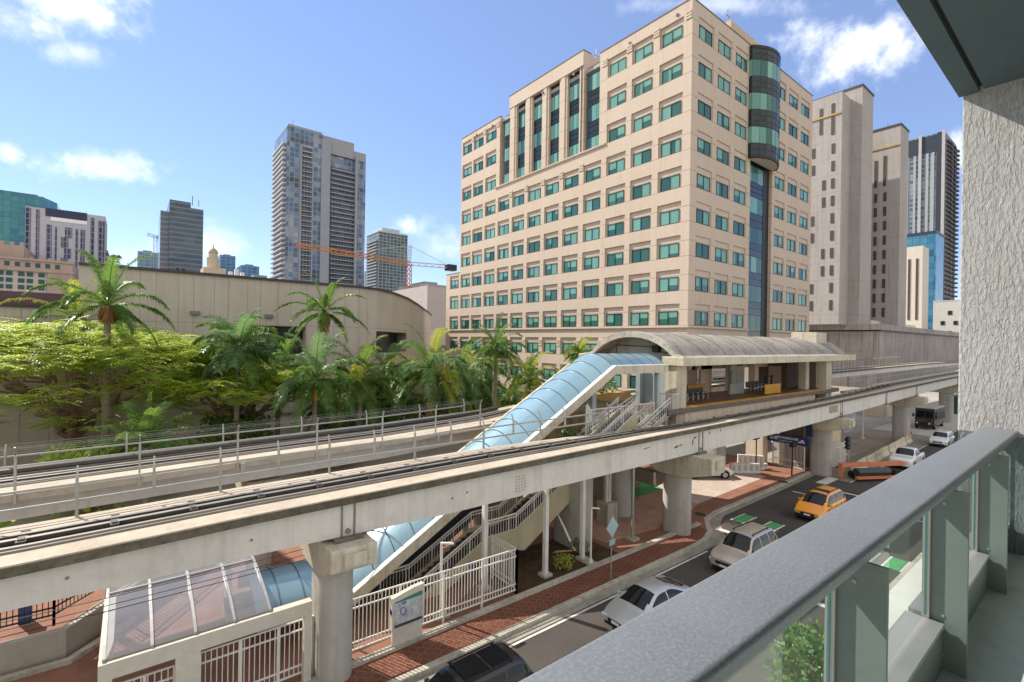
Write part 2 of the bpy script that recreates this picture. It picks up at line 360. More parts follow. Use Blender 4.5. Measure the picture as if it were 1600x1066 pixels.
# ground right of the station: asphalt yard with construction
p = MB(); p.box(53.02, 700, 18.8, 23.5, -.1, .10); struct(p.build('walkway', mat('walkway_concrete', (.40, .33, .28), .9, .3, var=.5, vscale=.3, var2=.5, v2scale=3., dark=(.16, .1, .08))))
p = MB(); p.box(53.02, 700, 23.52, 36, -.1, .12); struct(p.build('yard', mat('yard_ground', (.36, .34, .31), .9, .3, var=.4, vscale=.2)))
p = MB(); p.box(88, 240, 15.6, 23.4, -.1, .104); struct(p.build('concrete_apron', mat('apron_concrete', (.50, .47, .42), .9, .3, var=.4, vscale=.3)))
# road markings
m_ = MB()
def strip(x0, x1, y0, y1, z=.004): m_.quad((x0, y0, z), (x1, y0, z), (x1, y1, z), (x0, y1, z))
strip(52, 300, 15.3, 15.45); strip(-40, 27.5, 15.35, 15.47)
strip(31.2, 31.6, 12.4, 16.8); strip(44.6, 44.8, 7.6, 17.4); strip(49.3, 52.5, 16.4, 17.3); strip(47.8, 48.1, 7.6, 16)
for x in range(-30, 200, 7):
    if not 28 < x < 50: strip(x, x + 3, 12.0, 12.12)
strip(-30, 31, 9.1, 9.28)
for x in (-6, -2, 2.6, 7.5, 12.3, 17.1, 21.7, 26.3, 31): strip(x - .17, x + .17, 7.45, 9.1)
o = m_.build('lane_markings', paintw); struct(o)
m_ = MB()
for i, y in enumerate((16.75, 14.85, 12.9, 11., 9.4, 7.95)): strip(33.8, 35.7, y - .32, y + .36, .006)
struct(m_.build('green_bike_boxes', paintg))
m_ = MB()
for i, y in enumerate((16.75, 14.85, 12.9, 11., 9.4, 7.95)):
    strip(33.7, 35.8, y + .38, y + .5, .005); strip(33.7, 35.8, y - .5, y - .36, .005)
struct(m_.build('crossing_lines', paintw))

def manhole(x, y, z, label):
    m = MB(); m.cyl((x, y, z), (x, y, z + .012), .38, 18); o = m.build('manhole_cover', mat('manhole_iron', (.07, .06, .05), .7, .4, .3, var=.6, vscale=12.), None); tag(o, label, 'manhole cover', 'manhole covers')
manhole(32.6, 18.9, .142, 'round iron manhole cover in the brick by the kerb bulge'); manhole(38.5, 11.6, .003, 'round iron manhole cover in the road near the orange taxi'); manhole(46.5, 18.9, .142, 'round iron manhole cover in the brick near the transit gate')
pt_ = MB()
for (x, y, w, h_) in ((13.5, 12.2, 3.2, 1.4), (31.5, 11.5, 2.2, 2.2), (46.4, 13.5, 2.4, 1.1), (22.2, 11.2, 1.6, 1.0), (37.6, 14.8, 1.4, .9)): pt_.prism([(x, y), (x + w, y + .08), (x + w - .1, y + h_), (x + .05, y + h_ - .06)], .001, .0025, 'z')
struct(pt_.build('road_patches', mat('asphalt_patch', (.05, .046, .043), .85, .3, var=.4, vscale=1.5, bump=.2)))
# ================================================================ office building
stone = mat('office_stone', (.55, .465, .385), .8, .35, var=.16, vscale=.12, var2=.12, v2scale=1.5, streak=.30, dark=(.42, .28, .19), bump=.06, bscale=8)
WT = [56.6, 51.45, 46.2, 41.0, 36.05, 31.2, 26.5, 21.8, 17.05, 12.3, 7.6, 2.9]
joints(stone, 600., [t + .12 for t in WT] + [t - 2.0 for t in WT], .07, (.17, .115, .08), .75)
stone_d = mat('office_coping', (.20, .15, .12), .8, .3, var=.3)
frameg = mat('window_frame_green', (.012, .045, .042), .35, .5)
def panemat(name, c1, c2, rough=.06, spec=.5):
    m = mat(name, c1, rough, spec, var=0., isl=.0, coat=.0, ior=1.5); nt = m.node_tree; b = nt.nodes['Principled BSDF']
    ge = nd(nt, 'ShaderNodeNewGeometry'); nt.links.new(mixc(nt, ge.outputs['Random Per Island'], c1, c2), b.inputs['Base Color']); return m
pane_l = panemat('pane_blind', (.20, .40, .34), (.10, .27, .23))
pane_d = panemat('pane_dark', (.014, .055, .052), (.05, .17, .145))
pane_s = panemat('pane_spandrel', (.008, .014, .016), (.02, .03, .032), .08)
office = thing('office_building', 'beige stone office block with green windows rising behind the station', 'building', (59.1, 36.5, 0))
U1, V1, UE, VE, VW = 59.1, 36.5, 99.9, 94.6, 100.5
vc = [39.74, 44.6, 49.4, 54.3, 59.2, 64.0, 68.8, 73.6, 78.3, 83.0, 87.7, 92.2, 96.9]
uc = [62.65, 67.75, 72.85, 86.5, 91.6, 96.7]
def facade(mb, M, a0, a1, z0, z1, holes):
    A = sorted({a0, a1, *[h[0] for h in holes], *[h[1] for h in holes]}); Z = sorted({z0, z1, *[h[2] for h in holes], *[h[3] for h in holes]})
    A = [a for a in A if a0 - 1e-6 <= a <= a1 + 1e-6]; Z = [z for z in Z if z0 - 1e-6 <= z <= z1 + 1e-6]
    for i in range(len(A) - 1):
        for j in range(len(Z) - 1):
            am, zm = (A[i] + A[i + 1]) / 2, (Z[j] + Z[j + 1]) / 2
            if any(h[0] < am < h[1] and h[2] < zm < h[3] for h in holes): continue
            mb.quad(M(A[i], Z[j], 0), M(A[i + 1], Z[j], 0), M(A[i + 1], Z[j + 1], 0), M(A[i], Z[j + 1], 0))
    for (p, q, s, t, d) in holes:
        mb.quad(M(p, s, 0), M(p, t, 0), M(p, t, d), M(p, s, d)); mb.quad(M(q, s, 0), M(q, t, 0), M(q, t, d), M(q, s, d))
        mb.quad(M(p, s, 0), M(q, s, 0), M(q, s, d), M(p, s, d)); mb.quad(M(p, t, 0), M(q, t, 0), M(q, t, d), M(p, t, d))
        mb.quad(M(p, s, d), M(q, s, d), M(q, t, d), M(p, t, d))
ML = lambda a, z, d: (U1 + d, a, z)
MR = lambda a, z, d: (a, V1 + d, z)
wins = []   # (M, centre, half, z0, z1, depth)
hl, hr = [], []
for ri, t in enumerate(WT):
    for ci, c in enumerate(vc):
        if ci == 12 and t > 28: continue
        if 3 <= ci <= 8 and ri < 3: continue
        hl.append((c - 1.95, c + 1.9, t - 1.98, t + .98, .26)); wins.append((ML, c, 1.55, t - 1.92, t, .26))
    for ci, c in enumerate(uc):
        hr.append((c - 1.9, c + 2.0, t - 1.98, t + .98, .15)); wins.append((MR, c, 1.65, t - 1.92, t, .15))
wall = MB()
for (lo, hi, zt) in ((V1, 51.9, 59.35), (51.9, 80.6, 44.4), (80.6, VE, 58.7), (VE, VW, 28.0)):
    facade(wall, ML, lo, hi, 0, zt, [h for h in hl if lo < h[0] < hi])
facade(wall, MR, U1, 76.0, 0, 59.35, [h for h in hr if h[0] < 76]); facade(wall, MR, 83.6, UE, 0, 59.35, [h for h in hr if h[0] > 80])
wall.quad((U1, 51.9, 44.4), (U1, 52.9, 44.4), (U1, 52.9, 59.35), (U1, 51.9, 59.35)); wall.quad((U1, 79.85, 44.4), (U1, 80.6, 44.4), (U1, 80.6, 58.7), (U1, 79.85, 58.7))
wall.quad((76, V1, 59.0), (83.6, V1, 59.0), (83.6, V1, 59.35), (76, V1, 59.35))
for x in (76.0, 83.6): wall.quad((x, V1, 0), (x, V1 + 1.1, 0), (x, V1 + 1.1, 59.3), (x, V1, 59.3))
# strip recess returns, end walls, roofs
for y in (52.9, 79.85): wall.quad((U1, y, 44.4), (U1 + 1.6, y, 44.4), (U1 + 1.6, y, 59.3 if y < 60 else 58.65), (U1, y, 59.3 if y < 60 else 58.65))
wall.quad((U1, 52.9, 44.4), (U1 + 1.6, 52.9, 44.4), (U1 + 1.6, 79.85, 44.4), (U1, 79.85, 44.4))
wall.quad((U1, VE, 28), (UE, VE, 28), (UE, VE, 58.7), (U1, VE, 58.7)); wall.quad((U1, VW, 0), (UE, VW, 0), (UE, VW, 28), (U1, VW, 28)); wall.quad((UE, V1, 0), (UE, VW, 0), (UE, VW, 28), (UE, V1, 28)); wall.quad((UE, V1, 28), (UE, VE, 28), (UE, VE, 58.7), (UE, V1, 58.7))
wall.build('wall', stone, office)
rf = MB(); rf.box(U1 + .4, UE - .4, VE + .1, VW - .4, 27.2, 27.6); rf.build('roof', mat('roof_gravel', (.4, .37, .33), .9), office); rf = MB(); rf.box(U1 + .4, UE - .4, V1 + .4, VE - .4, 57.6, 58.2); rfo = rf.build('roof', mat('roof_gravel', (.4, .37, .33), .9), office)
for x, y, hh_ in ((88, 47, 76), (92, 58, 75), (66, 60, 66), (70, 48, 63.5)): an = MB(); an.bar((x, y, 58.2), (x, y, hh_), .14); an.bar((x - .8, y, hh_ - 1.2), (x + .8, y, hh_ - 1.2), .08); an.build('antenna', steelg, rfo)
ph = MB(); ph.box(84.5, 96.2, 44.5, 70, 58.2, 71.3); ph.build('roof_plant_room', mat('plant_room', (.55, .45, .33), .8, streak=.3, var=.2), rfo)
for (y0, y1, z) in ((79.8, VE + .06, 58.7), (VE + .08, VW + .06, 28.0)): cp = MB(); cp.box(U1 - .07, U1 + .5, y0, y1, z, z + .13); cp.build('coping', stone_d, office)
cp = MB(); cp.box(U1 - .07, U1 + .5, V1 - .06, 52.96, 59.35, 59.48); cp.box(U1 + .5, UE + .06, V1 - .07, V1 + .5, 59.35, 59.48); cp.build('coping', stone_d, office)
cn = MB(); cn.box(U1 - .28, U1 - .004, V1 - .28, VW, 14.72, 14.98); cn.box(U1 - .004, 75.9, V1 - .28, V1 - .004, 14.72, 14.98); cn.box(83.7, UE, V1 - .28, V1 - .004, 14.72, 14.98)
cn.box(U1 - .22, U1 - .004, 51.5, 81.2, 44.1, 44.38)
cn.build('cornice', stone, office)
# centre frame: pilasters and top band
fr = MB(); FZ = 61.37; ST = [(78.69, 76.9), (74.29, 71.71), (69.62, 66.88), (64.95, 62.26), (60.17, 57.4), (55.9, 52.95)]
fr.box(U1 - .3, U1 + 1.5, 56.35, 76.45, 58.9, FZ)
for y0, y1 in ((74.35, 76.45), (69.68, 71.65), (65.0, 66.82), (60.25, 62.2), (56.35, 57.35)):
    fr.box(U1 - .08, U1 + 1.5, y0, y1, 44.4, 58.9); fr.box(U1 - .22, U1 - .08, y0 + .5, y1 - .5, 44.4, 58.9)
fr.box(U1 + 1.5, U1 + 14, 56.35, 76.45, 57.9, FZ - .02)
fr.build('centre_frame', stone, office)
cp = MB(); cp.box(U1 - .37, U1 + 1.6, 56.28, 76.52, FZ, FZ + .12); cp.build('coping', stone_d, office)
# quoins: small banded capitals at top of piers and corner groove
for c in [36.95] + [(vc[i] + vc[i + 1]) / 2 for i in range(12)]:
    for zt in ((57.9, 12.9) if (c < 52 or 80 < c < 94) else (12.9, 42.4)):
        if zt == 42.4 and not 52 < c < 82: continue
        qb = MB()
        for k_ in range(3): qb.box(U1 - .09, U1 - .003, c - (.5 if c > 37.5 else .35), c + .5, zt - .42 * k_ - .28, zt - .42 * k_)
        qb.build('pier_capital', stone, office)
# pipes and small spouts
sp = MB()
for y in (38.8, 47, 58.5, 66.5, 73.5, 82.5, 88.5): sp.cyl((U1 - .12 - (.3 if 56 < y < 77 else 0), y, 58.2 if y < 52 or 56 < y < 77 else 57.7), (U1 + .1 - (.3 if 56 < y < 77 else 0), y, 58.2 if y < 52 or 56 < y < 77 else 57.7), .22, 10)
sp.build('drain_spouts', black, office)
# glass strips
def glass_strip(M, a0, a1, z0, z1, d, name, inv=False):
    mb = MB(); bars = MB(); n = 3
    z = z0; ks = sorted(WT)
    segs = []
    for t in ks: segs += [(t - 2.35, t + .25, 'v'), ]
    cuts = sorted({z0, z1, *[q for s in segs for q in s[:2] if z0 < q < z1]})
    for i in range(len(cuts) - 1):
        lo, hi = cuts[i], cuts[i + 1]; mid = (lo + hi) / 2
        vis = any(s[0] < mid < s[1] for s in segs)
        rows = 1 if vis else max(1, round((hi - lo) / .9)); cols = n if vis else 1
        for r_ in range(rows):
            for c_ in range(cols):
                p, q = a0 + (a1 - a0) * c_ / cols, a0 + (a1 - a0) * (c_ + 1) / cols; s, t = lo + (hi - lo) * r_ / rows, lo + (hi - lo) * (r_ + 1) / rows
                mb.quad(M(p + .03, s + .05, d), M(q - .03, s + .05, d), M(q - .03, t - .05, d), M(p + .03, t - .05, d), mi=0 if vis and random.random() < (.75 if M is ML else .4) else 1 if vis else 2)
    bars.quad(M(a0, z0, d + .06), M(a1, z0, d + .06), M(a1, z1, d + .06), M(a0, z1, d + .06))
    f = bars.build(name, frameg, office)
    mb.build('pane', (pane_l, pane_d, pane_s), f)
for a, b in ST: glass_strip(ML, b, a, 44.45, 58.9 if 57 < a < 77 else 58.4, .42, 'glass_strip')
glass_strip(MR, 76.0, 81.6, 0.2, 41.6, .55, 'glass_strip'); 
dk = MB(); dk.box(81.6, 83.6, V1 + .5, V1 + 1.0, 0, 41.6); dk.build('recess_panel', black, office)
# bow window
def bow(u): t = (u - 79.6) / 4.5; return V1 - .5 - 1.7 * (1 - t * t)
BU = [75.1 + 9.0 * i / 8 for i in range(9)]
bw = MB(); ring = lambda z, ins=0: [(u, bow(u) + ins, z) for u in BU]
bars = MB(); vis = []
for z0, z1 in ((41.6, 41.95), (58.6, 59.1)):
    pts = [(75.1, V1 + .3)] + [(u, bow(u) - .04) for u in BU] + [(84.1, V1 + .3)]; bars = MB(); bars.prism(pts, z0, z1, 'z'); bars.build('bow_frame', black, office)
zs = [41.95]
for t in (46.2, 51.45, 56.6, 41.0):
    zs += [q for q in (t - 2.35, t + .25) if 41.95 < q < 58.6]
zs = sorted(set(zs + [58.6])); full = []
for i in range(len(zs) - 1):
    isv = any(t - 2.35 < (zs[i] + zs[i + 1]) / 2 < t + .25 for t in WT); n = 1 if isv else max(1, round((zs[i + 1] - zs[i]) / .85))
    for k_ in range(n): full.append((zs[i] + (zs[i + 1] - zs[i]) * k_ / n, zs[i] + (zs[i + 1] - zs[i]) * (k_ + 1) / n, isv))
for (lo, hi, isv) in full:
    for i in range(8):
        a, b = BU[i], BU[i + 1]
        bw.quad((a + .05, bow(a) + (b - a) * 0, lo + .06), (b - .05, bow(b), lo + .06), (b - .05, bow(b), hi - .06), (a + .05, bow(a), hi - .06), mi=(0 if random.random() < .7 else 1) if isv else 2)
    for x, y in ((75.1, V1),): bw.quad((75.1, V1 - .02, lo + .06), (75.1, V1 - .47, lo + .06), (75.1, V1 - .47, hi - .06), (75.1, V1 - .02, hi - .06), mi=0 if isv else 2)
    bw.quad((84.1, V1 - .02, lo + .06), (84.1, V1 - .47, lo + .06), (84.1, V1 - .47, hi - .06), (84.1, V1 - .02, hi - .06), mi=0 if isv else 2)
back = MB(); back.prism([(75.14, V1 + .3)] + [(u, bow(u) + .05) for u in BU] + [(84.06, V1 + .3)], 41.95, 58.6, 'z')
bo = back.build('bow_window', frameg, office); bw.build('pane', (pane_l, pane_d, pane_s), bo)
sof = MB(); sof.prism([(75.4, V1)] + [(u, bow(u) + .25) for u in BU[1:-1]] + [(83.8, V1)], 41.54, 41.6, 'z'); sof.build('bow_soffit', stone, office)
# windows
def win_mesh(mf, mp, w):
    M, c, hw, z0, z1, d = w
    f = .07; dd = d - .02
    def bx(a0, a1, s0, s1, d0=d - .10, d1=d - .003, mb=mf):
        pts = [M(a0, s0, d0), M(a1, s0, d0), M(a1, s0, d1), M(a0, s0, d1), M(a0, s1, d0), M(a1, s1, d0), M(a1, s1, d1), M(a0, s1, d1)]
        mb.add(pts, [(0, 3, 2, 1), (4, 5, 6, 7), (0, 1, 5, 4), (1, 2, 6, 5), (2, 3, 7, 6), (3, 0, 4, 7)])
    bx(c - hw, c + hw, z0, z0 + f); bx(c - hw, c + hw, z1 - f, z1); bx(c - hw, c - hw + f, z0 + f, z1 - f); bx(c + hw - f, c + hw, z0 + f, z1 - f); bx(c - f / 2, c + f / 2, z0 + f, z1 - f)
    for a0, a1 in ((c - hw + f, c - f / 2), (c + f / 2, c + hw - f)):
        r = random.random(); zb = z0 + f; zt = z1 - f
        if r < .38: cut = zb
        elif r < .72: cut = zb + (zt - zb) * random.uniform(.2, .6)
        else: cut = zt
        if cut > zb + .02: mp.quad(M(a0, zb, dd), M(a1, zb, dd), M(a1, cut, dd), M(a0, cut, dd), mi=1)
        if cut < zt - .02:
            if random.random() < .35:   # curtain half drawn
                am = a0 + (a1 - a0) * random.uniform(.3, .7)
                mp.quad(M(a0, cut, dd), M(am, cut, dd), M(am, zt, dd), M(a0, zt, dd), mi=0); mp.quad(M(am, cut, dd), M(a1, cut, dd), M(a1, zt, dd), M(am, zt, dd), mi=random.choice((0, 1)))
            else: mp.quad(M(a0, cut, dd), M(a1, cut, dd), M(a1, zt, dd), M(a0, zt, dd), mi=0)
wins.sort(key=lambda w: (Vector(w[0](w[1], w[3], 0)) - CAMP).length + (0 if w[3] > 8 else 200))
for w in wins[:100]:
    mf, mp = MB(), MB(); win_mesh(mf, mp, w); o = mf.build('window', frameg, office); mp.build('pane', (pane_l, pane_d), o)
mf, mp = MB(), MB()
for w in wins[100:]: win_mesh(mf, mp, w)
o = mf.build('distant_windows', frameg, office); o['kind'] = 'stuff'; q = mp.build('pane', (pane_l, pane_d), o); q['kind'] = 'stuff'
# ================================================================ guideways
def lerp(tab, u):
    if u <= tab[0][0]: return tab[0][1]
    for (a, p), (b, q) in zip(tab, tab[1:]):
        if u <= b: return p + (q - p) * (u - a) / (b - a)
    return tab[-1][1]
NT = [(-60, 6.6), (-2, 6.93), (3, 7.04), (13, 7.13), (24, 7.23), (41, 7.32), (98, 7.95), (160, 8.5), (400, 9.5)]
ND = [(-60, 1.1), (-2, 1.14), (2, 1.28), (10, 1.55), (42, 1.64), (98, 1.42), (400, 1.4)]
zt = lambda u: lerp(NT, u); zb = lambda u: lerp(NT, u) - lerp(ND, u)
US = [-40, -20, -10, -5, -2, 0.5, 3, 6, 10, 13, 18, 24, 30, 36, 41, 50, 60, 75, 98, 130, 160, 220, 320, 400]
tilt = lambda u: lerp([(14, 0), (30, -.62), (60, -.62), (72, 0)], u)      # cross fall of the near deck beside the platform
def sweep(mb, prof, path, mi=None):
    """prof(u)->list of (v offset, z); path: list of (u, v centre, dir perpendicular)"""
    rings = []
    for (u, v, n) in path: rings.append([(u + n[0] * o, v + n[1] * o, z + (tilt(u) * (o + 1.93) / 3.86 if v == 18.3 else 0)) for o, z in prof(u)])
    mb.loft(rings, True, True, mi)
def mkpath(us, vf):
    P = []
    for u in us:
        d = Vector((1, (vf(u + .2) - vf(u - .2)) / .4)).normalized(); P.append((u, vf(u), (-d.y, d.x)))
    return P
def rect(o0, o1, z0, z1): return lambda u: [(o0, z0(u)), (o1, z0(u)), (o1, z1(u)), (o0, z1(u))]
def guideway(name, label, path, zt, zb, sign, loc, seams):
    T = thing(name, label, 'elevated track', loc, 'elevated transit guideways')
    # offsets measured from centre 18.3: near -1.9 .. far +1.9
    g = MB(); sweep(g, lambda u: [(-1.68, zb(u)), (1.05, zb(u)), (1.05, zt(u) - .27), (-1.68, zt(u) - .27)], path)
    g.build('girder', beamw, T)
    if seams:
        for u in seams:
            s_ = MB()
            for du in (-.22, .22): s_.box(u + du - .03, u + du + .03, 16.58, 16.64, zb(u) + .02, zt(u) - .3)
            s_.box(u - .5, u + .5, 16.45, 16.75, zb(u) - .14, zb(u) - .005)
            s_.cyl((u, 16.56, zb(u) + .16), (u, 16.63, zb(u) + .16), .09, 10)
            s_.build('joint_plate', steelg, T)
    m = MB(); sweep(m, rect(-1.9, 1.28, lambda u: zt(u) - .27, lambda u: zt(u) - .012), path); m.build('deck_slab', moss, T)
    d = MB()
    sweep(d, rect(-1.93, -1.12, lambda u: zt(u) - .01, lambda u: zt(u) + .035), path)
    sweep(d, rect(.42, .70, lambda u: zt(u) - .01, lambda u: zt(u) + .05), path)
    sweep(d, rect(.73, 1.0, lambda u: zt(u) - .01, lambda u: zt(u) + .04), path)
    sweep(d, rect(1.03, 1.31, lambda u: zt(u) - .01, lambda u: zt(u) + .05), path)
    sweep(d, rect(-1.08, -.5, lambda u: zt(u) - .011, lambda u: zt(u) + .004), path)
    d.build('running_pad', deckc, T)
    r_ = MB()
    sweep(r_, rect(-.28, -.16, lambda u: zt(u) + .01, lambda u: zt(u) + .10), path)
    sweep(r_, rect(.02, .14, lambda u: zt(u) + .01, lambda u: zt(u) + .13), path)
    sweep(r_, rect(.22, .34, lambda u: zt(u) + .01, lambda u: zt(u) + .09), path)
    r_.build('guide_rail', darkrail, T)
    w_ = MB()
    sweep(w_, rect(-.30, -.14, lambda u: zt(u) + .11, lambda u: zt(u) + .13), path); sweep(w_, rect(0.0, .16, lambda u: zt(u) + .14, lambda u: zt(u) + .165), path)
    sweep(w_, rect(-.74, -.62, lambda u: zt(u) + .006, lambda u: zt(u) + .08), path); sweep(w_, rect(-.98, -.93, lambda u: zt(u) + .006, lambda u: zt(u) + .07), path)
    w_.build('contact_rail', mat('contact_rail', (.27, .25, .22), .45, .5, .4, var=.3, vscale=2.), T)
    b_ = MB(); b_.box(-.1, .1, -.55, .4, -.01, .13); b_.box(-.07, .07, -.46, -.3, .131, .17); proto = None
    u = -6
    while u < 75 and seams:
        if proto is None: proto = b_.build('rail_bracket', darkrail, T); q = proto
        else: q = proto.copy(); COL.objects.link(q)
        q.location = (u, 18.3, zt(u) + tilt(u) * .5); u += 1.9
    return T
npath = mkpath(US, lambda u: 18.3)
near = guideway('near_guideway', 'near elevated track with pale girder crossing the whole view in front of the canopy', npath, zt, zb, 1, (0, 18.3, 0), (6.0, 28.6, 53.5, 67.6, 80.7, 106))
FV = [(-60, 28.0), (-4, 28.3), (12, 29.1), (20, 30.0), (27, 32.2), (34, 34.0), (60, 34.5), (120, 33.5), (250, 30), (400, 28)]
fv = lambda u: lerp(FV, u)
FT = [(-60, 6.3), (-4, 6.38), (12, 6.5), (30, 6.8), (60, 7.25), (98, 7.9), (160, 8.5), (400, 9.4)]
fzt = lambda u: lerp(FT, u); fzb = lambda u: fzt(u) - 1.15
far = guideway('far_guideway', 'farther elevated track on the left running past the palms behind the glass canopy', mkpath([-40, -20, -10, -4, 0, 4, 8, 12, 16, 20, 23, 27, 30, 34, 45, 60, 98, 130, 160, 250, 330, 399], fv), fzt, fzb, 1, (0, 28.3, 0), ())
# widen far deck + pipe
w_ = MB(); sweep(w_, rect(-2.45, -1.94, lambda u: fzt(u) - .25, lambda u: fzt(u) + .03), mkpath([-40, -20, -10, -4, 0, 4, 8, 12, 16, 20], fv)); w_.build('walkway_ledge', deckc, far)
w_ = MB(); w_.tube([(u, fv(u) + .95, fzt(u) + .22) for u in (-40, -10, -4, 0, 4, 8, 12, 16, 20, 24)], .16, 8); w_.build('cable_pipe', darkrail, far)
def railing(par, pts, zf, h, post_m, arm=(0, 1), heights=(.62, 1.08), short=False, wires=True, base=0.0):
    P = [Vector((u, v, zf(u))) for u, v in pts]
    for i, p in enumerate(P):
        mb = MB(); b0 = base if not (short and i % 2) else .55
        mb.bar(p + Vector((0, 0, b0)), p + Vector((0, 0, h)), .075)
        a = Vector((arm[0], arm[1], 0)); mb.bar(p + Vector((0, 0, h)), p + a * .28 + Vector((0, 0, h + .33)), .05)
        mb.build('railing_post', post_m, par)
    rb = MB()
    for hh in heights:
        for a, b in zip(P, P[1:]): rb.bar(a + Vector((0, .05, hh)), b + Vector((0, .05, hh)), .05, .07)
    rb.build('railing_rail', post_m, par)
    if wires:
        wb = MB()
        for k in range(3):
            off_ = Vector((arm[0], arm[1], 0)) * (.09 + .09 * k) + Vector((0, 0, h + .1 + .1 * k))
            for a, b in zip(P, P[1:]): wb.bar(a + off_, b + off_, .007)
        wb.build('barbed_wire', galv, par)
railing(near, [(-8.7 + 1.87 * i, 19.52) for i in range(18)], lambda u: zt(u) + .02, 1.2, galv, (0, .6), (.5, 1.0), True)
railing(far, [(u, fv(u) - 2.5) for u in [-10.8 + 3.72 * i for i in range(9)]], lambda u: fzt(u) - .35, 1.85, galv, (.0, -.6), (1.42,), base=.0)
railing(far, [(u, fv(u) + 1.55) for u in [-12.4 + 4.1 * i for i in range(9)]], fzt, .95, galv, (0, .6), (.75,))
lg = MB()
for u in (-6.9, 4.3, 15.4): lg.box(u - .1, u + .1, fv(u) - 2.62, fv(u) - 2.46, fzt(u) - .6, fzt(u) - .02)
lg.build('post_bracket', galv, far)
# pale box plaque + stains on near girder
pl = MB(); pl.box(50.4, 52.4, 16.585, 16.62, zt(51) - 1.12, zt(51) - .5); pl.build('plaque', mat('plaque', (.34, .28, .21), .7, var=.6, vscale=5., dark=(.12, .09, .06)), near)
sc_ = MB()
for (u, q, w, h_) in ((25.6, .55, .55, .16), (26.2, .62, .3, .1), (27.6, .5, .16, .4), (27.75, .88, .35, .14), (29.6, .95, .12, .2), (31.0, 1.0, .08, .18), (22.6, .9, .7, .06)):
    sc_.prism([(u, zb(u) + q), (u + w * .8, zb(u) + q + h_ * .2), (u + w, zb(u) + q + h_), (u + w * .3, zb(u) + q + h_ * .8)], 16.605, 16.625, 'y')
sc_.build('scuff_marks', mat('scuff', (.12, .10, .08), .9, var=.5, vscale=8.), near)['kind'] = 'stuff'
bp = MB()
for i in range(4):
    for j in range(6): bp.cyl((13.5 + .16 * i, 16.60, zb(13) + .25 + .13 * j), (13.5 + .16 * i, 16.64, zb(13) + .25 + .13 * j), .025, 6)
for u, q in ((3.0, .5), (10.2, .6), (10.9, .7), (-1.2, .5), (5.6, 1.1)): bp.cyl((u, 16.59, zb(u) + q), (u, 16.64, zb(u) + q), .04, 8)
bp.build('girder_bolts', steelg, near)
# right-hand side picket fences on the far track
hp = MB()
for i in range(34):
    u = 72 + i * 2.1; z = fzt(u)
    hp.tube([(u, 31.6, z), (u, 31.6, z + 1.5), (u, 31.75, z + 1.85), (u, 32.1, z + 2.0), (u, 32.45, z + 1.8)], .04, 5)
for hh in (.5, 1.3): hp.bar((72, 31.6, fzt(72) + hh), (142, 31.6, fzt(142) + hh), .06)
hp.build('hooked_fence', steelg, far)
hp = MB()
for i in range(24): hp.bar((70 + 3 * i, 21.0, zt(70 + 3 * i) - .2), (70 + 3 * i, 21.0, zt(70 + 3 * i) + 1.05), .06)
for hh in (.45, 1.0): hp.bar((70, 21.0, zt(70) + hh), (139, 21, zt(139) + hh), .05)
hp.box(69, 139, 20.3, 21.6, 6.7, 6.95); hp.build('side_walkway', galv, near)

# ================================================================ piers
def stadium(u, hw, v0, v1, n=10):
    P = []
    for i in range(n + 1): t = math.pi + math.pi * i / n; P.append((u + hw * math.cos(t), v0 + hw + hw * math.sin(t)))
    for i in range(n + 1): t = math.pi * i / n; P.append((u + hw * math.cos(t), v1 - hw + hw * math.sin(t)))
    return P
pierm = mat('pier_concrete', (.47, .45, .405), .8, .3, var=.35, vscale=.35, var2=.25, v2scale=2.5, streak=.35, dark=(.2, .19, .16), bump=.12, bscale=10)
def pier(u, label, v0=17.2, v1=19.1, hw=.62, top=None, cap=(15.9, 20.5), capz=.75, group='concrete piers carrying the near track', bearing=True):
    T = thing('guideway_pier', label, 'pier', (u, (v0 + v1) / 2, 0), group)
    tz = (zb(u) if top is None else top) - .15
    s = MB(); s.prism(stadium(u, hw, v0, v1), 0, tz - capz - .3, 'z'); s.build('shaft', pierm, T, smooth=True, ang=30)
    if cap:
        c = MB(); a, b = cap
        pr = [(a, tz - capz), (a, tz), (b, tz), (b, tz - capz), (v1 + .0, tz - capz - .55), (v0 - .0, tz - capz - .55)]
        c.prism(pr, u - .78, u + .78, 'x'); c.build('cap', conc_w, T, bevel=.05)
        if bearing:
            b_ = MB(); b_.box(u - .38, u + .38, a - .14, a - .003, tz - .62, tz - .18); b_.build('bearing_box', conc_w, T, bevel=.02)
    return T
pier(6.0, 'round-ended concrete pier nearest the viewer, in front of the escalator canopy foot')
pier(28.45, 'concrete pier standing on the brick corner beside the beige car', cap=(15.3, 20.5), capz=1.0)
pier(53.1, 'concrete pier to the right of the blue transit gate sign', cap=(15.6, 20.5), capz=.8)
pier(80.6, 'grey concrete pier behind the line of pale road barriers, left of the dark van', cap=(15.6, 20.8), capz=.9)
pier(107, 'farthest concrete pier, behind the dark delivery van', cap=(15.6, 20.8), capz=.9)
pier(27.9, 'darker concrete pier joined to the brick corner pier by a cross beam', 21.6, 24.0, .68, 7.0, None, group='concrete piers under the station')
pier(21.4, 'dark wall-like concrete pier under the top of the stairs', 19.4, 22.2, .62, 6.9, None, group='concrete piers under the station')
pier(45, 'concrete pier under the middle of the station platform', 23.6, 26.2, .7, 7.0, None, group='concrete piers under the station')
pier(61, 'concrete pier under the far end of the station platform', 22.5, 26.2, .8, 7.0, None, group='concrete piers under the station')
pier(5.5, 'short capped pier seen through the gap between the two tracks', 28.0, 30.4, .65, fzb(5), (26.4, 31.6), .7, 'concrete piers carrying the far track', False)
pier(-16, 'pier under the far track at the left edge', 27, 29.4, .65, fzb(-16), (26, 31), .7, 'concrete piers carrying the far track', False)
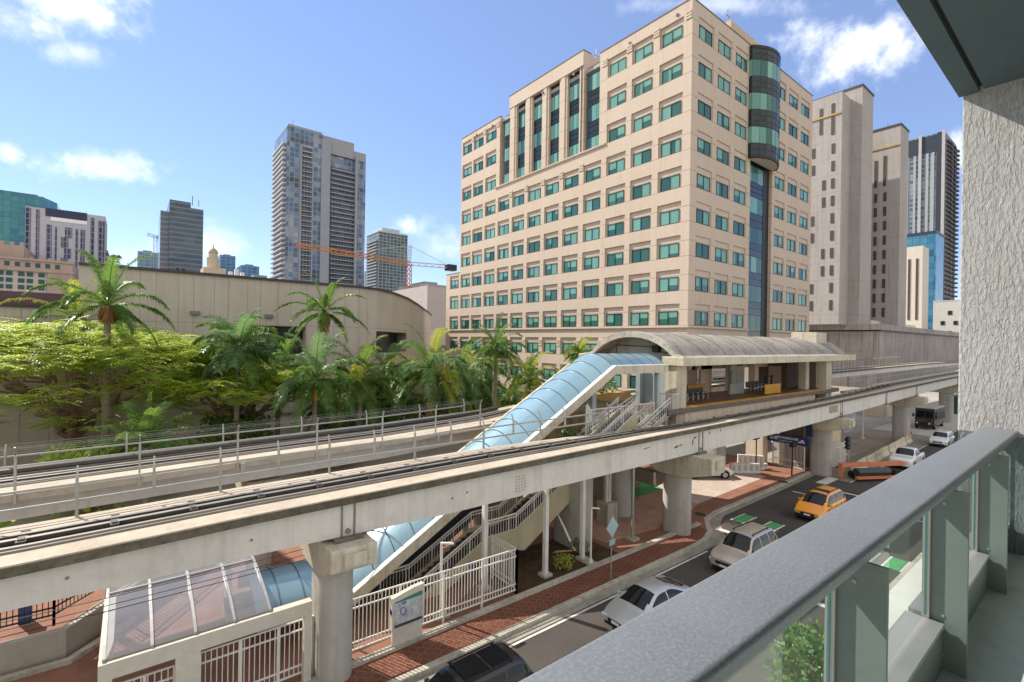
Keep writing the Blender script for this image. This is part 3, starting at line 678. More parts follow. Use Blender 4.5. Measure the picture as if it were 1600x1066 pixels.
b = MB(); b.box(28.2, 28.7, 19.64, 21.55, 2.75, 3.65); o = b.build('cross_beam', mat('beam_brown', (.2, .17, .13), .8, var=.4)); tag(o, 'brown cross beam tying the brick corner pier to the pier behind it', 'beam')
# pale steel posts
for (u, v, h, lab) in ((13.93, 19.57, 5.6, 'pale steel post standing in front of the stair landing'), (17.29, 18.75, 5.6, 'pale steel post rising from the planting bed left of the small shrub'), (20.26, 18.9, 5.6, 'pale steel post standing against the dark wall pier')):
    T = thing('support_post', lab, 'post', (u, v, 0), 'steel posts under the near track')
    m_ = MB(); m_.box(u - .11, u + .11, v - .11, v + .11, .2, h); m_.build('shaft', whitep, T)
    m_ = MB(); m_.box(u - .28, u + .28, v - .28, v + .28, .14, .3); m_.build('base', kerbm, T)
T = thing('support_post', 'twin pale steel post on a tall concrete plinth in the brick plaza', 'post', (26.0, 22.0, 0), 'steel posts under the near track')
m_ = MB(); m_.box(25.8, 26.02, 21.9, 22.1, 1.5, 6.8); m_.box(26.1, 26.3, 21.9, 22.1, 1.5, 6.8); m_.build('shaft', whitep, T)
m_ = MB(); m_.box(25.5, 26.55, 21.5, 22.5, .14, 1.5); m_.build('plinth', conc_w, T, bevel=.03)

q_ = pz(988, 843, .15); T = thing('support_post', 'slim grey pole on a square foot in the plaza left of the brick corner pier', 'post', (q_.x, q_.y, 0), 'steel posts under the near track')
m_ = MB(); m_.tube([(q_.x, q_.y, .15), (q_.x, q_.y, 5.3)], .09, 10); m_.build('shaft', galv, T, smooth=True); m_ = MB(); m_.box(q_.x - .32, q_.x + .32, q_.y - .32, q_.y + .32, .14, .28); m_.build('base', kerbm, T)
# ================================================================ glass canopy over the escalator
glassblue = mat('canopy_glass', (.21, .36, .44), .36, 1., var=.0, var2=.25, v2scale=.8, dark=(.13, .26, .36), isl=.55, coat=.5, metal=.3, ior=1.6)
VN, VF, RISE = 20.8, 24.6, .80
KP = [(3.95, 1.62), (7.73, 1.41), (24.94, 10.92), (30.8, 10.9)]
def kz(u): return lerp(KP, u)
can = thing('glass_canopy', 'blue barrel-vaulted glass canopy climbing from the street to the station', 'canopy', (16, 22.8, 0))
def arc(u, z, n=14, d=0.): return [(u, VN + (VF - VN) * i / n, z + (RISE + d) * (1 - (2 * i / n - 1) ** 2) ** .95) for i in range(n + 1)]
stations = []
for (a, b), n in zip(zip(KP, KP[1:]), (4, 17, 5)):
    for i in range(n): stations.append((a[0] + (b[0] - a[0]) * i / n, a[1] + (b[1] - a[1]) * i / n))
stations.append(KP[-1])
gl = MB(); rb = MB()
for (a, za), (b, zb_) in zip(stations, stations[1:]):
    A, B = arc(a, za), arc(b, zb_); n = len(A)
    for h0, h1 in ((0, 4), (4, 10), (10, 14)):      # three glass strips per bay
        vs = A[h0:h1 + 1] + B[h0:h1 + 1]; m = h1 - h0 + 1
        gl.add(vs, [(i, i + 1, m + i + 1, m + i) for i in range(m - 1)])
gl.build('vault_glass', glassblue, can, smooth=True, ang=60)
ribm = mat('canopy_rib', (.13, .18, .21), .4, .5, .4)
for (a, za) in stations:
    rb = MB(); n = 14; A = arc(a, za, n, .02)
    rings = [[(x - .02, y, z - .03), (x + .02, y, z - .03), (x + .02, y, z + .02), (x - .02, y, z + .02)] for x, y, z in A]
    rb.loft(rings); rb.build('rib', ribm, can)
fs = MB()
for (a, b) in zip(KP, KP[1:]):
    for v in (VN - .14, VF + .14): 
        fs.loft([[(a[0], v - .13, a[1] - .5), (a[0], v + .13, a[1] - .5), (a[0], v + .13, a[1] + .02), (a[0], v - .13, a[1] + .02)],
             [(b[0], v - .13, b[1] - .5), (b[0], v + .13, b[1] - .5), (b[0], v + .13, b[1] + .02), (b[0], v - .13, b[1] + .02)]])
fs.build('eave_beam', conc_w, can)
tr = MB()
for (a, b) in zip(KP, KP[1:]):
    tr.loft([[(a[0], VN - .26, a[1] + .025), (a[0], VN + .02, a[1] + .025), (a[0], VN + .02, a[1] + .09), (a[0], VN - .26, a[1] + .09)], [(b[0], VN - .26, b[1] + .025), (b[0], VN + .02, b[1] + .025), (b[0], VN + .02, b[1] + .09), (b[0], VN - .26, b[1] + .09)]])
tr.build('eave_flashing', whitep, can)
es = MB(); a, b = KP[1], KP[2]
for v0, v1 in ((22.5, 24.3),):
    es.loft([[(u, v0, z - 3.1), (u, v1, z - 3.1), (u, v1, z - .75), (u, v0, z - .75)] for u, z in ((a[0] - 1.0, a[1] + .4), (a[0] + 1.6, a[1] + .9), (17.6, kz(17.6)))])
es.build('escalator_side', mat('escalator_shade_tone', (.035, .033, .032), .5, .5, var=.3), can)  # near-black escalator box, the canopy's inner shade put into its colour
ps = MB(); ps.box(25.0, 25.4, 22.6, 23.1, 6.9, 10.5); ps.box(30.2, 30.5, 21.0, 21.3, 7.2, 10.4); ps.box(15.9, 16.15, 24.4, 24.65, 0, 5.6); ps.build('canopy_column', mat('column_pale_blue', (.42, .46, .46), .6, var=.2), can)
# ---------------- clear entrance canopy
clr = glassmat('clear_panel', (.66, .68, .74), .66, .08, 1.5, (.46, .46, .48))
cc = thing('entrance_canopy', 'clear panelled entrance canopy on a cream frame at the lower left', 'canopy', (1.6, 18.1, 0))
def ccarc(v): t = (v - 21.9) / 3.95; return 3.12 + .72 * max(0, 1 - t * t)
vs_ = [18.0 + 7.8 * i / 16 for i in range(17)]
CU = [-.5, .62, 1.72, 2.8, 3.86]
gp = MB()
for a, b in zip(CU, CU[1:]):
    for (i0, i1) in ((0, 6), (6, 11), (11, 16)):
        m = i1 - i0 + 1; A = [(a + .04, v, ccarc(v)) for v in vs_[i0:i1 + 1]] + [(b - .04, v, ccarc(v)) for v in vs_[i0:i1 + 1]]
        gp.add(A, [(i, i + 1, m + i + 1, m + i) for i in range(m - 1)])
gp.build('clear_roof', clr, cc, smooth=True)
for u in CU:
    b_ = MB(); b_.loft([[(u - .04, v, ccarc(v) - .03), (u + .04, v, ccarc(v) - .03), (u + .04, v, ccarc(v) + .05), (u - .04, v, ccarc(v) + .05)] for v in vs_]); b_.build('glazing_bar', galv, cc)
b_ = MB(); b_.box(CU[0], CU[-1], vs_[6] - .03, vs_[6] + .03, ccarc(vs_[6]) + .0, ccarc(vs_[6]) + .06); b_.build('purlin', galv, cc); b_ = MB(); b_.box(CU[0], CU[-1], vs_[11] - .03, vs_[11] + .03, ccarc(vs_[11]) + .0, ccarc(vs_[11]) + .06); b_.build('purlin', galv, cc)
creamp = mat('cream_paint', (.60, .57, .49), .6, .4, var=.25, vscale=.8, var2=.2, dark=(.33, .29, .22))
b_ = MB(); b_.box(-.62, 5.2, 17.86, 18.16, 2.62, 3.1); b_.box(-.62, -.3, 18.16, 25.8, 2.7, 3.05); b_.box(-.4, 3.9, 25.7, 25.95, 2.7, 3.1); b_.build('frame_beam', creamp, cc)
for x0, x1, v in ((-.62, -.3, 17.86), (1.2, 1.85, 17.86), (4.95, 5.2, 17.86), (-.6, -.35, 25.7), (3.6, 3.85, 25.7)):
    b_ = MB(); b_.box(x0, x1, v + .01, v + .29, 0, 2.62); b_.build('frame_post', creamp, cc)
# wires over the entrance
wv = MB()
for k, dz in enumerate((0, .12, .3)):
    P = [(-6 + 14 * t / 10, 18.9 + k * .12, 4.15 + dz + .5 * (t / 10 - .5) ** 2) for t in range(11)]; wv.tube(P, .012, 4)
o = wv.build('overhead_cables', black); tag(o, 'thin black cables sagging above the clear entrance canopy', 'cable')

# ================================================================ street stair under the near track
stw = mat('stair_yellow', (.55, .49, .33), .8, .3, var=.35, vscale=.6, var2=.2, streak=.3, dark=(.26, .22, .12))
tread = mat('stair_tread', (.09, .085, .08), .85, .3, var=.4, vscale=3., dark=(.03, .03, .03))
sta = thing('street_stair', 'cream stair with a landing climbing under the near track to the station', 'stair', (14, 21.3, 0))
SP = [(11.1, .14), (14.8, 2.0), (16.7, 2.0), (27.2, 7.6)]
sz = lambda u: lerp(SP, u)
s_ = MB()
n1 = 11
for (a, b), n in (((SP[0], SP[1]), 11), ((SP[2], SP[3]), 33)):
    for i in range(n):
        u0 = a[0] + (b[0] - a[0]) * i / n; u1 = a[0] + (b[0] - a[0]) * (i + 1) / n; z1 = a[1] + (b[1] - a[1]) * (i + 1) / n
        s_.box(u0, u1, 20.62, 22.0, z1 - .5, z1)
s_.box(14.8, 16.7, 20.62, 22.0, 1.7, 2.0); s_.build('tread', tread, sta)
w_ = MB()
outl = [(10.9, .14), (11.1, .35), (14.8, 2.2), (16.7, 2.2), (27.2, 7.8), (27.2, 6.6), (17.3, .9), (16.3, 1.15), (14.4, 1.2), (12.2, .14)]
w_.prism(outl, 20.45, 20.6, 'y'); w_.prism(outl, 22.02, 22.16, 'y'); w_.prism([(12.3, .14), (14.4, 1.2), (16.3, 1.15), (17.3, .9), (27.2, 6.55), (27.2, 6.75), (17.2, 1.35), (14.4, 1.5)], 20.6, 22.02, 'y')
w_.build('stringer', stw, sta)
def stair_rail(v, par, pts, hh=1.05, gap=.16):
    m = MB()
    for (a, b) in zip(pts, pts[1:]):
        A, B = Vector((a[0], v, a[1])), Vector((b[0], v, b[1]))
        for h, w in ((hh, .07), (hh - .16, .05), (.2, .05)): m.bar(A + Vector((0, 0, h)), B + Vector((0, 0, h)), w)
        L = b[0] - a[0]; n = max(1, int(L / gap))
        for i in range(n + 1):
            p = A.lerp(B, i / n); w = .055 if i % 8 == 0 else .022; m.bar(p + Vector((0, 0, .05 if i % 8 == 0 else .2)), p + Vector((0, 0, hh)), w)
    return m.build('handrail', whitep, par)
stair_rail(20.52, sta, SP); stair_rail(22.1, sta, [(9.6, -.1 + .24)] + SP)
# ================================================================ station
stn = thing('metro_station', 'open platform station under a weathered concrete barrel roof', 'station', (50, 26, 0))
PZ = 7.66
floorm = mat('platform_tile', (.17, .075, .045), .45, .5, var=.3, vscale=.8, var2=.2, dark=(.07, .03, .02))
yel = mat('yellow_strip', (.62, .33, .04), .55, .4, var=.3, var2=.2)
edge = mat('platform_edge', (.20, .17, .16), .8, .3, var=.5, vscale=2.5, var2=.5, v2scale=9, dark=(.06, .055, .06))
stw_ = mat('station_wall', (.72, .61, .47), .75, .3, var=.25, vscale=.5, var2=.2, streak=.35, dark=(.33, .27, .2))
b_ = MB(); b_.box(31.2, 62.8, 21.0, 25.7, PZ - .45, PZ); b_.build('platform', floorm, stn)
b_ = MB(); b_.box(32.6, 60.6, 20.35, 20.98, PZ - .4, PZ + .012); b_.build('edge_strip', yel, stn)
b_ = MB(); b_.box(30.6, 63.3, 20.28, 20.34, PZ - .34, PZ - .02); b_.box(30.6, 32.55, 20.34, 21.0, PZ - .4, PZ - .005); b_.box(60.65, 64.6, 20.34, 21.0, PZ - .4, PZ - .005); b_.build('platform_edge', edge, stn)
b_ = MB(); b_.box(32.9, 57.8, 20.42, 20.98, 5.6, PZ - .41); b_.build('platform_wall', stw_, stn)
b_ = MB(); rr = random.Random(3); x = 32.9
while x < 57: 
    w = rr.uniform(.8, 2.2); hgt = rr.uniform(.05, .3); b_.prism([(x, 5.8), (x + w, 5.8), (x + w * .7, 6.4 + hgt * .5), (x + w * .45, 6.45 + hgt), (x + w * .3, 6.4)], 20.395, 20.415, 'y'); x += w * .9
b_.build('grime_patches', mat('grime', (.03, .028, .025), .95, .1, var=.3), stn)
b_ = MB(); b_.box(31.2, 62.8, 21.6, 25.4, PZ - 1.1, PZ - .46); b_.build('platform_slab', conc, stn)
# columns
for (u0, u1, v0, v1, z0, z1) in ((31.9, 33.2, 20.5, 21.5, 5.2, 10.85), (61.0, 62.6, 20.45, 21.4, 5.2, 10.85), (58.5, 59.4, 21.6, 22.4, 5.2, 10.85), (31.9, 33.2, 28.9, 29.8, 0, 10.85), (61, 62.6, 28.9, 29.8, 0, 10.85), (63.6, 66.6, 22.4, 25.2, 0, 14.1)):
    m = MB(); m.box(u0, u1, v0, v1, z0, z1); m.build('column', conc_w, stn, bevel=.04)
m = MB(); m.box(32.4, 32.9, 21.5, 24.6, PZ, 10.9); m.box(32.0, 32.4, 23.9, 24.3, PZ, 10.9); m.build('blue_wall', mat('pale_blue_wall', (.36, .42, .43), .7, .3, var=.25, streak=.2), stn)
# eave beams
ev = MB(); ev.box(31.7, 68.6, 28.7, 30.4, 10.85, 11.5); ev.build('eave_beam', mat('eave_concrete', (.60, .55, .43), .85, .3, var=.3, vscale=.4, var2=.35, v2scale=4, streak=.5, dark=(.22, .19, .13), bump=.15), stn, bevel=.04); ev = MB(); ev.box(31.7, 68.6, 19.85, 21.7, 10.85, 11.5); ev.build('eave_beam', mat('eave_concrete', (.60, .55, .43), .85, .3, var=.3, vscale=.4, var2=.35, v2scale=4, streak=.5, dark=(.22, .19, .13), bump=.15), stn, bevel=.04)
# barrel roof with flared foot
def roofprof(d=0.):
    P = []; cv, hw, hz = 25.1, 4.2, 1.78
    P.append((20.2, 11.5 + d)); P.append((20.7, 11.55 + d)); 
    for i in range(25):
        t = -1 + 2 * i / 24; z = 11.62 + hz * (1 - abs(t) ** 2.2) ** .85; P.append((cv + hw * t, z + d))
    P.append((29.7, 11.55 + d)); P.append((30.2, 11.5 + d)); return P
roofm = mat('weathered_roof', (.38, .35, .32), .9, .25, var=.55, vscale=.35, var2=.5, v2scale=2.2, dark=(.11, .10, .09), bump=.2)
nt = roofm.node_tree; cc_, bb = basecol(roofm)       # dark run-off streaks down the curve (bands across the vault)
ge = nd(nt, 'ShaderNodeNewGeometry'); mp = nd(nt, 'ShaderNodeMapping'); mp.inputs['Scale'].default_value = (1.7, .12, .1); nt.links.new(ge.outputs['Position'], mp.inputs[0])
nn = nd(nt, 'ShaderNodeTexNoise', i_Scale=1.6, i_Detail=6., i_Roughness=.7); nt.links.new(mp.outputs[0], nn.inputs['Vector'])
nt.links.new(mixc(nt, ramp(nt, nn.outputs[0], .5, .68, 0, .75), cc_, (.07, .065, .06)), bb.inputs['Base Color'])
rf = MB(); P = roofprof(); Q = roofprof(-.26)
us = [32.6, 36.2, 39.8, 43.4, 47, 50.6, 54.2, 57.8, 61.4, 65, 67.4]
rf.loft([[(u, v, z) for v, z in P] + [(u, v, z) for v, z in reversed(Q)] for u in us], True, True)
rf.build('barrel_roof', roofm, stn, smooth=True, ang=35)
rb = MB()
for u in us[1:-1]: rb.loft([[(u - .05, v, z + .01), (u + .05, v, z + .01), (u + .05, v, z + .05), (u - .05, v, z + .05)] for v, z in P[2:-2]])
rb.build('roof_seam', mat('roof_seam', (.22, .2, .18), .9, var=.4), stn)
ed = MB(); P2 = roofprof(.07); Q2 = roofprof(-.42); ed.loft([[(u, v, z) for v, z in P2] + [(u, v, z) for v, z in reversed(Q2)] for u in (32.2, 32.62)], True, True); ed.build('roof_end_arch', mat('arch_concrete', (.50, .47, .40), .9, .25, var=.5, vscale=1.2, var2=.6, v2scale=4., dark=(.14, .13, .11)), stn, smooth=True, ang=35); ed = MB(); ed.loft([[(u, v, z) for v, z in P2] + [(u, v, z) for v, z in reversed(Q2)] for u in (67.38, 67.8)], True, True)
ed.build('roof_end_arch', mat('arch_concrete', (.50, .47, .40), .9, .25, var=.5, vscale=1.2, var2=.6, v2scale=4., dark=(.14, .13, .11)), stn, smooth=True, ang=35)
tw = MB(); T_ = roofprof(-.25); tw.prism([(v, z) for v, z in T_[2:-2]] + [(29.2, 10.6), (21.0, 10.6)], 34.3, 34.55, 'x'); tw.build('end_wall', mat('end_wall_grey', (.36, .38, .36), .8, .3, var=.3, streak=.3), stn)
eq = MB(); eq.box(34.0, 34.28, 23.7, 24.25, 11.75, 12.35); eq.box(33.9, 34.2, 23.55, 23.8, 11.8, 12.7)
eq.tube([(34.2, 23.4, 12.1 + 0), *[(34.2, 23.2 + .55 * math.cos(t), 12.25 + .55 * math.sin(t)) for t in [i * .4 for i in range(16)]]], .03, 5)
eq.tube([(34.25, 28.2, 11.3), (34.25, 28.2, 12.3), (34.25, 22.3, 12.15), (34.25, 22.3, 11.5), (34.25, 23.0, 11.2), (34.25, 23.0, 10.7)], .035, 5); eq.build('loudspeaker', black, stn)
# back wall with openings, beams, elevator
bw = MB()
for (u0, u1) in ((35.4, 37.6), (39.9, 41.8), (44.2, 46.2), (51.0, 52.6)): bw.box(u0, u1, 25.75, 26.0, PZ, 10.84)
bw.box(34.6, 62, 25.75, 26.0, 10.0, 10.8); bw.build('back_wall', stw_, stn)
bw = MB()
for u in (48.6, 53.6): bw.box(u, u + .9, 24.9, 25.6, PZ, 10.84)
bw.build('back_column', stw_, stn)
el_ = MB(); el_.box(58.6, 61.0, 23.6, 27.5, PZ, 10.84); el_.build('lift_shaft', mat('lift_dark', (.10, .075, .05), .6, .4, var=.4), stn)
dm = mat('door_panel', (.42, .30, .24), .6)
for bx_ in ((58.5, 58.59, 24.2, 25.6, PZ, 10.1), (37.7, 39.8, 26.1, 26.2, PZ, 9.99), (41.9, 44.1, 26.1, 26.2, PZ, 9.99)): el_ = MB(); el_.box(*bx_); el_.build('door', dm, stn)
hd = mat('sign_red', (.35, .03, .02), .5)
# map panel on the platform
T = thing('map_board', 'grey framed map panel standing on the station platform', 'map board', (47.6, 24.2, PZ))
m = MB(); m.box(45.6, 48.4, 23.5, 23.75, PZ, 10.4); m.build('frame', mat('panel_grey', (.32, .32, .29), .6, var=.2), T)
m = MB(); m.box(45.62, 48.0, 23.4, 23.495, 8.7, 9.95); m.build('map', mat('map_face', (.13, .13, .09), .4, var=.8, vscale=3., var2=.5, dark=(.3, .28, .2)), T)
# yellow panels
def ypanel(u, v, w, label, h=.95):
    T = thing('yellow_panel', label, 'barrier', (u, v, PZ), 'yellow ribbed panels on the platform')
    m = MB(); n = int(w / .22)
    for i in range(n): m.box(u + i * w / n + .02, u + (i + 1) * w / n - .02, v - .03, v + .03, PZ + .08, PZ + h)
    m.build('slats', yel, T)
    m = MB(); m.box(u, u + w, v + .031, v + .08, PZ + .12, PZ + .2); m.box(u, u + w, v + .031, v + .08, PZ + h - .15, PZ + h - .07); m.build('rail', yel, T)
ypanel(41.0, 25.2, 3.0, 'yellow ribbed panel farther back on the platform, left of the map panel'); ypanel(48.2, 21.4, 3.4, 'yellow ribbed panel at the platform edge, right of the map panel', 1.0)
# benches: four dark seats with arms
def bench(u, v, label, rz=0.):
    T = thing('platform_bench', label, 'bench', (0, 0, 0), 'dark seat rows on the platform'); OFF[T.name] = Vector((0, 0, 0))
    m = MB(); m.box(-1.6, 1.6, -.28, .28, .40, .46); m.build('seat', black, T)
    m = MB(); m.box(-1.6, 1.6, .22, .3, .47, .95); m.build('backrest', black, T)
    for i in range(5):
        m = MB(); x = -1.6 + .8 * i; m.box(x - .04, x + .04, -.28, .2, .6, .66); m.box(x - .04, x + .04, -.28, -.2, .0, .6); m.box(x - .04, x + .04, .1, .2, 0, .4); m.build('armrest', galv, T)
    T.location = (u, v, PZ); T.rotation_euler = (0, 0, rz); return T
b1 = bench(38.6, 23.0, 'row of dark seats at the near left end of the platform'); b2 = dup(b1, (52.3, 24.2, PZ), 0, 'row of dark seats behind the yellow panel at the platform edge')
T = thing('leaning_rail', 'black frame leaning rail standing on the platform by the lift', 'rail', (56, 24.5, PZ))
m = MB(); m.box(55.2, 55.35, 24.4, 24.55, PZ, 8.95); m.box(56.6, 56.75, 24.4, 24.55, PZ, 8.95); m.build('leg', black, T); m = MB(); m.box(55.1, 56.85, 24.35, 24.6, 8.96, 9.1); m.build('top_rail', black, T)
# lamps under eave
T = thing('wall_lamp', 'black wall lamp hanging under the station eave', 'lamp', (37.2, 22.2, 10.4)); m = MB(); m.box(37.0, 37.4, 22.1, 22.4, 10.3, 10.6); m.build('housing', black, T); m = MB(); m.box(37.15, 37.25, 22.2, 22.3, 10.6, 10.86); m.build('bracket', black, T)
# steel access stair with pickets at the platform end
ss = thing('access_stair', 'white steel stair with picket railings down from the platform end', 'stair', (27.5, 21.2, 6.2))
m = MB()
for i in range(11):
    u = 31.0 - .31 * i; z = 7.5 - .17 * i * .95; m.box(u - .3, u, 20.55, 21.55, z - .06, z)
m.build('tread', galv, ss)
m = MB()
for v in (20.5, 21.58): m.bar((31.1, v, 7.4), (27.4, v, 5.75), .06, .34)
for u, v in ((30.6, 20.5), (30.6, 21.58)): m.bar((u, v, 5.2), (u, v, 7.2), .12)
m.build('stringer', conc_w, ss)
def slope_rail(v, u0, z0, u1, z1, hh=1.0, gap=.24):
    m = MB(); A, B = Vector((u0, v, z0)), Vector((u1, v, z1))
    for h, w in ((hh, .07), (hh - .3, .05), (.12, .05)): m.bar(A + Vector((0, 0, h)), B + Vector((0, 0, h)), w)
    n = int(abs(u1 - u0) / gap)
    for i in range(n + 1): p = A.lerp(B, i / n); m.bar(p + Vector((0, 0, .1)), p + Vector((0, 0, hh)), .024)
    return m
for v in (20.48, 21.62): slope_rail(v, 31.1, 7.55, 27.4, 5.8).build('handrail', whitep, ss)
slope_rail(22.2, 29.6, 7.9, 24.4, 5.9).build('handrail', whitep, ss)
pf = thing('picket_fence', 'white picket fence beside the platform stair behind the near track', 'fence', (26, 20.95, 6))
m = MB(); u = 22.7
while u < 29.6: m.bar((u, 20.95, 6.35), (u, 20.95, 8.25), .028); u += .165
m.build('pickets', whitep, pf); m = MB()
for z in (6.45, 8.2): m.bar((22.6, 20.95, z), (29.7, 20.95, z), .06)
m.build('fence_rail', whitep, pf)
for u in (22.6, 26.1, 29.7): m = MB(); m.bar((u, 20.95, 6.0), (u, 20.95, 8.3), .08); m.build('fence_post', whitep, pf)
pf = thing('picket_fence', 'short white picket guard at the end of the platform', 'fence', (31.4, 21, PZ))
m = MB()
for i in range(9): m.bar((31.3, 20.5 + .14 * i, PZ), (31.3, 20.5 + .14 * i, PZ + 1.1), .03)
for i in range(9): m.bar((31.3 + .1 * i, 20.45, PZ), (31.3 + .1 * i, 20.45, PZ + 1.1), .03)
m.build('pickets', whitep, pf); m = MB(); m.bar((31.3, 20.45, PZ + 1.1), (31.3, 21.7, PZ + 1.1), .06); m.bar((31.3, 20.45, PZ + 1.1), (32.2, 20.45, PZ + 1.1), .06); m.build('fence_rail', whitep, pf)
# mossy wall and planter behind the escalator
m = MB(); m.prism([(17.5, 0), (34.2, 0), (34.2, 7.0), (27.3, 8.3), (24.5, 8.3), (20.0, 6.2), (17.5, 4.6)], 25.4, 25.8, 'y'); o = m.build('retaining_wall', mat('mossy_wall', (.27, .21, .13), .9, .2, var=.6, vscale=.6, var2=.5, v2scale=4, streak=.5, dark=(.07, .06, .035))); tag(o, 'brown stained wall under the upper end of the glass canopy', 'wall')
T = thing('planter_box', 'ochre planter box with shrubs behind the white pickets', 'planter', (30.5, 25.2, 7)); m = MB(); m.box(28.2, 33.6, 26.0, 27.2, 7.0, 8.35); m.build('box', mat('ochre', (.5, .33, .13), .8, var=.3), T)
# ================================================================ white fence along the pavement
def fence(pts, z0, z1, name, label, post_gap=2.05, gap=.155, m_=None):
    m_ = m_ or whitep
    T = thing(name, label, 'fence', (*pts[0], 0)); pk = MB(); rl = MB()
    for (a, b) in zip(pts, pts[1:]):
        A, B = Vector((*a, 0)), Vector((*b, 0)); L = (B - A).length; n = int(L / gap)
        for i in range(n + 1): p = A.lerp(B, i / n); pk.bar(p + Vector((0, 0, z0 + .1)), p + Vector((0, 0, z1 - .02)), .028)
        for z in (z0 + .14, z0 + .42, z1 - .35, z1): rl.bar(A + Vector((0, 0, z)), B + Vector((0, 0, z)), .05)
        k = max(1, round(L / post_gap))
        for i in range(k + 1):
            p = A.lerp(B, i / k); q = MB(); q.bar(p + Vector((0, 0, z0 - .28)), p + Vector((0, 0, z1 + .02)), .085); q.build('fence_post', m_, T)
    pk.build('pickets', m_, T); rl.build('fence_rail', m_, T); return T
fence([(6.8, 18.35), (14.86, 18.15), (14.86, 20.2)], .29, 2.4, 'picket_fence', 'tall white picket fence along the brick pavement in front of the stair')
fence([(1.86, 18.25), (5.35, 18.25)], .29, 2.33, 'picket_gate', 'white picket gate between the clear canopy and the nearest pier', 1.17)
fence([(-.3, 18.25), (1.2, 18.25)], .29, 2.2, 'picket_gate', 'narrow white picket gate under the left end of the clear canopy', .75)
# kiosk with map
T = thing('map_kiosk', 'white freestanding route map kiosk in front of the picket fence', 'sign', (8.95, 17.9, 0))
m = MB(); m.box(8.3, 9.62, 17.86, 18.02, .14, .9); m.build('pedestal', creamp, T, bevel=.01)
m = MB(); m.prism([(8.26, .9), (9.66, .9), (9.66, 2.42), (9.2, 2.38), (8.26, 2.18)], 17.84, 18.04, 'y'); m.build('cabinet', creamp, T)
mp_ = mat('route_map', (.55, .60, .60), .3, .5, var=.8, vscale=3.2, var2=.8, v2scale=14., dark=(.26, .25, .25))
m = MB(); m.box(8.36, 9.58, 17.815, 17.838, 1.0, 2.02); mo = m.build('map', mp_, T)
m = MB(); m.quad((8.36, 17.812, 1.98), (9.58, 17.812, 1.98), (9.58, 17.812, 2.16), (8.36, 17.812, 2.02)); m.build('header_band', mat('map_green', (.05, .22, .15), .4), mo)
m = MB(); m.box(8.36, 9.58, 17.80, 17.814, 1.0, 1.11); m.build('footer_band', mat('map_dark', (.06, .06, .09), .4), mo)
m = MB(); bl = mat('map_line', (.10, .16, .40), .4); rr = random.Random(5)
loop = [(8.62, 1.5), (8.6, 1.66), (8.72, 1.74), (8.82, 1.66), (8.86, 1.5), (8.74, 1.42), (8.62, 1.5)]
for a, b in zip(loop, loop[1:]): m.bar((a[0], 17.808, a[1]), (b[0], 17.808, b[1]), .02, .03)
m.box(8.68, 8.86, 17.806, 17.813, 1.86, 1.95); m.build('route_line', bl, mo)
m = MB(); m.box(8.225, 8.259, 17.86, 18.0, 1.55, 1.72); m.build('blue_badge', mat('badge_blue', (.02, .06, .3), .4), T)
T = thing('blue_sign', 'small round blue sign behind the picket fence under the stair', 'sign', (12.9, 19.3, 0)); m = MB(); m.bar((12.9, 19.3, .14), (12.9, 19.3, 1.9), .05); m.build('post', galv, T); m = MB(); m.cyl((12.9, 19.22, 1.75), (12.9, 19.27, 1.75), .17, 16); m.build('disc', mat('badge_blue', (.02, .06, .3), .4), T)
# ================================================================ lamps and signs
def post_lamp(u, v, h, label, arm=(.55, -.1)):
    T = thing('post_lamp', label, 'street lamp', (u, v, 0), 'slim grey-white pavement lamps')
    m = MB(); m.box(u - .3, u + .3, v - .3, v + .3, .1, .24); m.build('base', kerbm, T)
    m = MB(); m.tube([(u, v, .24), (u, v, h)], .06, 10); m.cyl((u, v, .24), (u, v, .42), .12, 10); m.build('pole', whitep, T, smooth=True)
    m = MB(); m.bar((u, v, h - .02), (u + arm[0], v + arm[1], h - .14), .16, .07); m.build('lamp_head', mat('lamp_white', (.8, .8, .78), .4), T, bevel=.02)
post_lamp(11.0, 18.75, 3.45, 'slim white lamp with a flat head in front of the stair'); post_lamp(20.25, 18.25, 3.3, 'slim white lamp with a flat head beside the planting bed')
T = thing('diamond_sign', 'back of a diamond road sign on a thin pole at the kerb', 'road sign', (19.9, 16.5, 0))
m = MB(); m.tube([(19.9, 16.5, .1), (19.9, 16.5, 3.3)], .035, 8); m.build('pole', galv, T)
sg = mat('sign_back', (.38, .52, .55), .4, .5, .3, var=.2)
m = MB(); m.prism([(19.9, 3.42), (19.42, 2.85), (19.9, 2.28), (20.38, 2.85)], 16.44, 16.462, 'y'); m.build('diamond_plate', sg, T)
m = MB(); m.box(19.68, 20.12, 16.44, 16.462, 1.9, 2.2); m.build('plaque', sg, T)
T = thing('lamp_pole', 'grey-white pole standing on the brick walkway behind the road barriers', 'pole', (77.3, 21.5, 0)); m = MB(); m.tube([(77.3, 21.5, .1), (77.3, 21.5, 5.2)], .09, 8); m.cyl((77.3, 21.5, .1), (77.3, 21.5, .35), .22, 10); m.build('shaft', whitep, T)
def street_name(u, v, h, label, w=.75, plate=None):
    T = thing('street_sign', label, 'sign', (u, v, 0)); m = MB(); m.tube([(u, v, .1), (u, v, h)], .06, 8); m.build('pole', black, T)
    m = MB(); m.box(u - w, u + w, v - .05, v + .05, h - .18, h + .22); m.build('plate', plate or black, T)
street_name(48.8, 22.4, 3.3, 'dark sign plate on a pole left of the transit gate', .62, mat('sign_dark', (.05, .04, .03), .5)); 
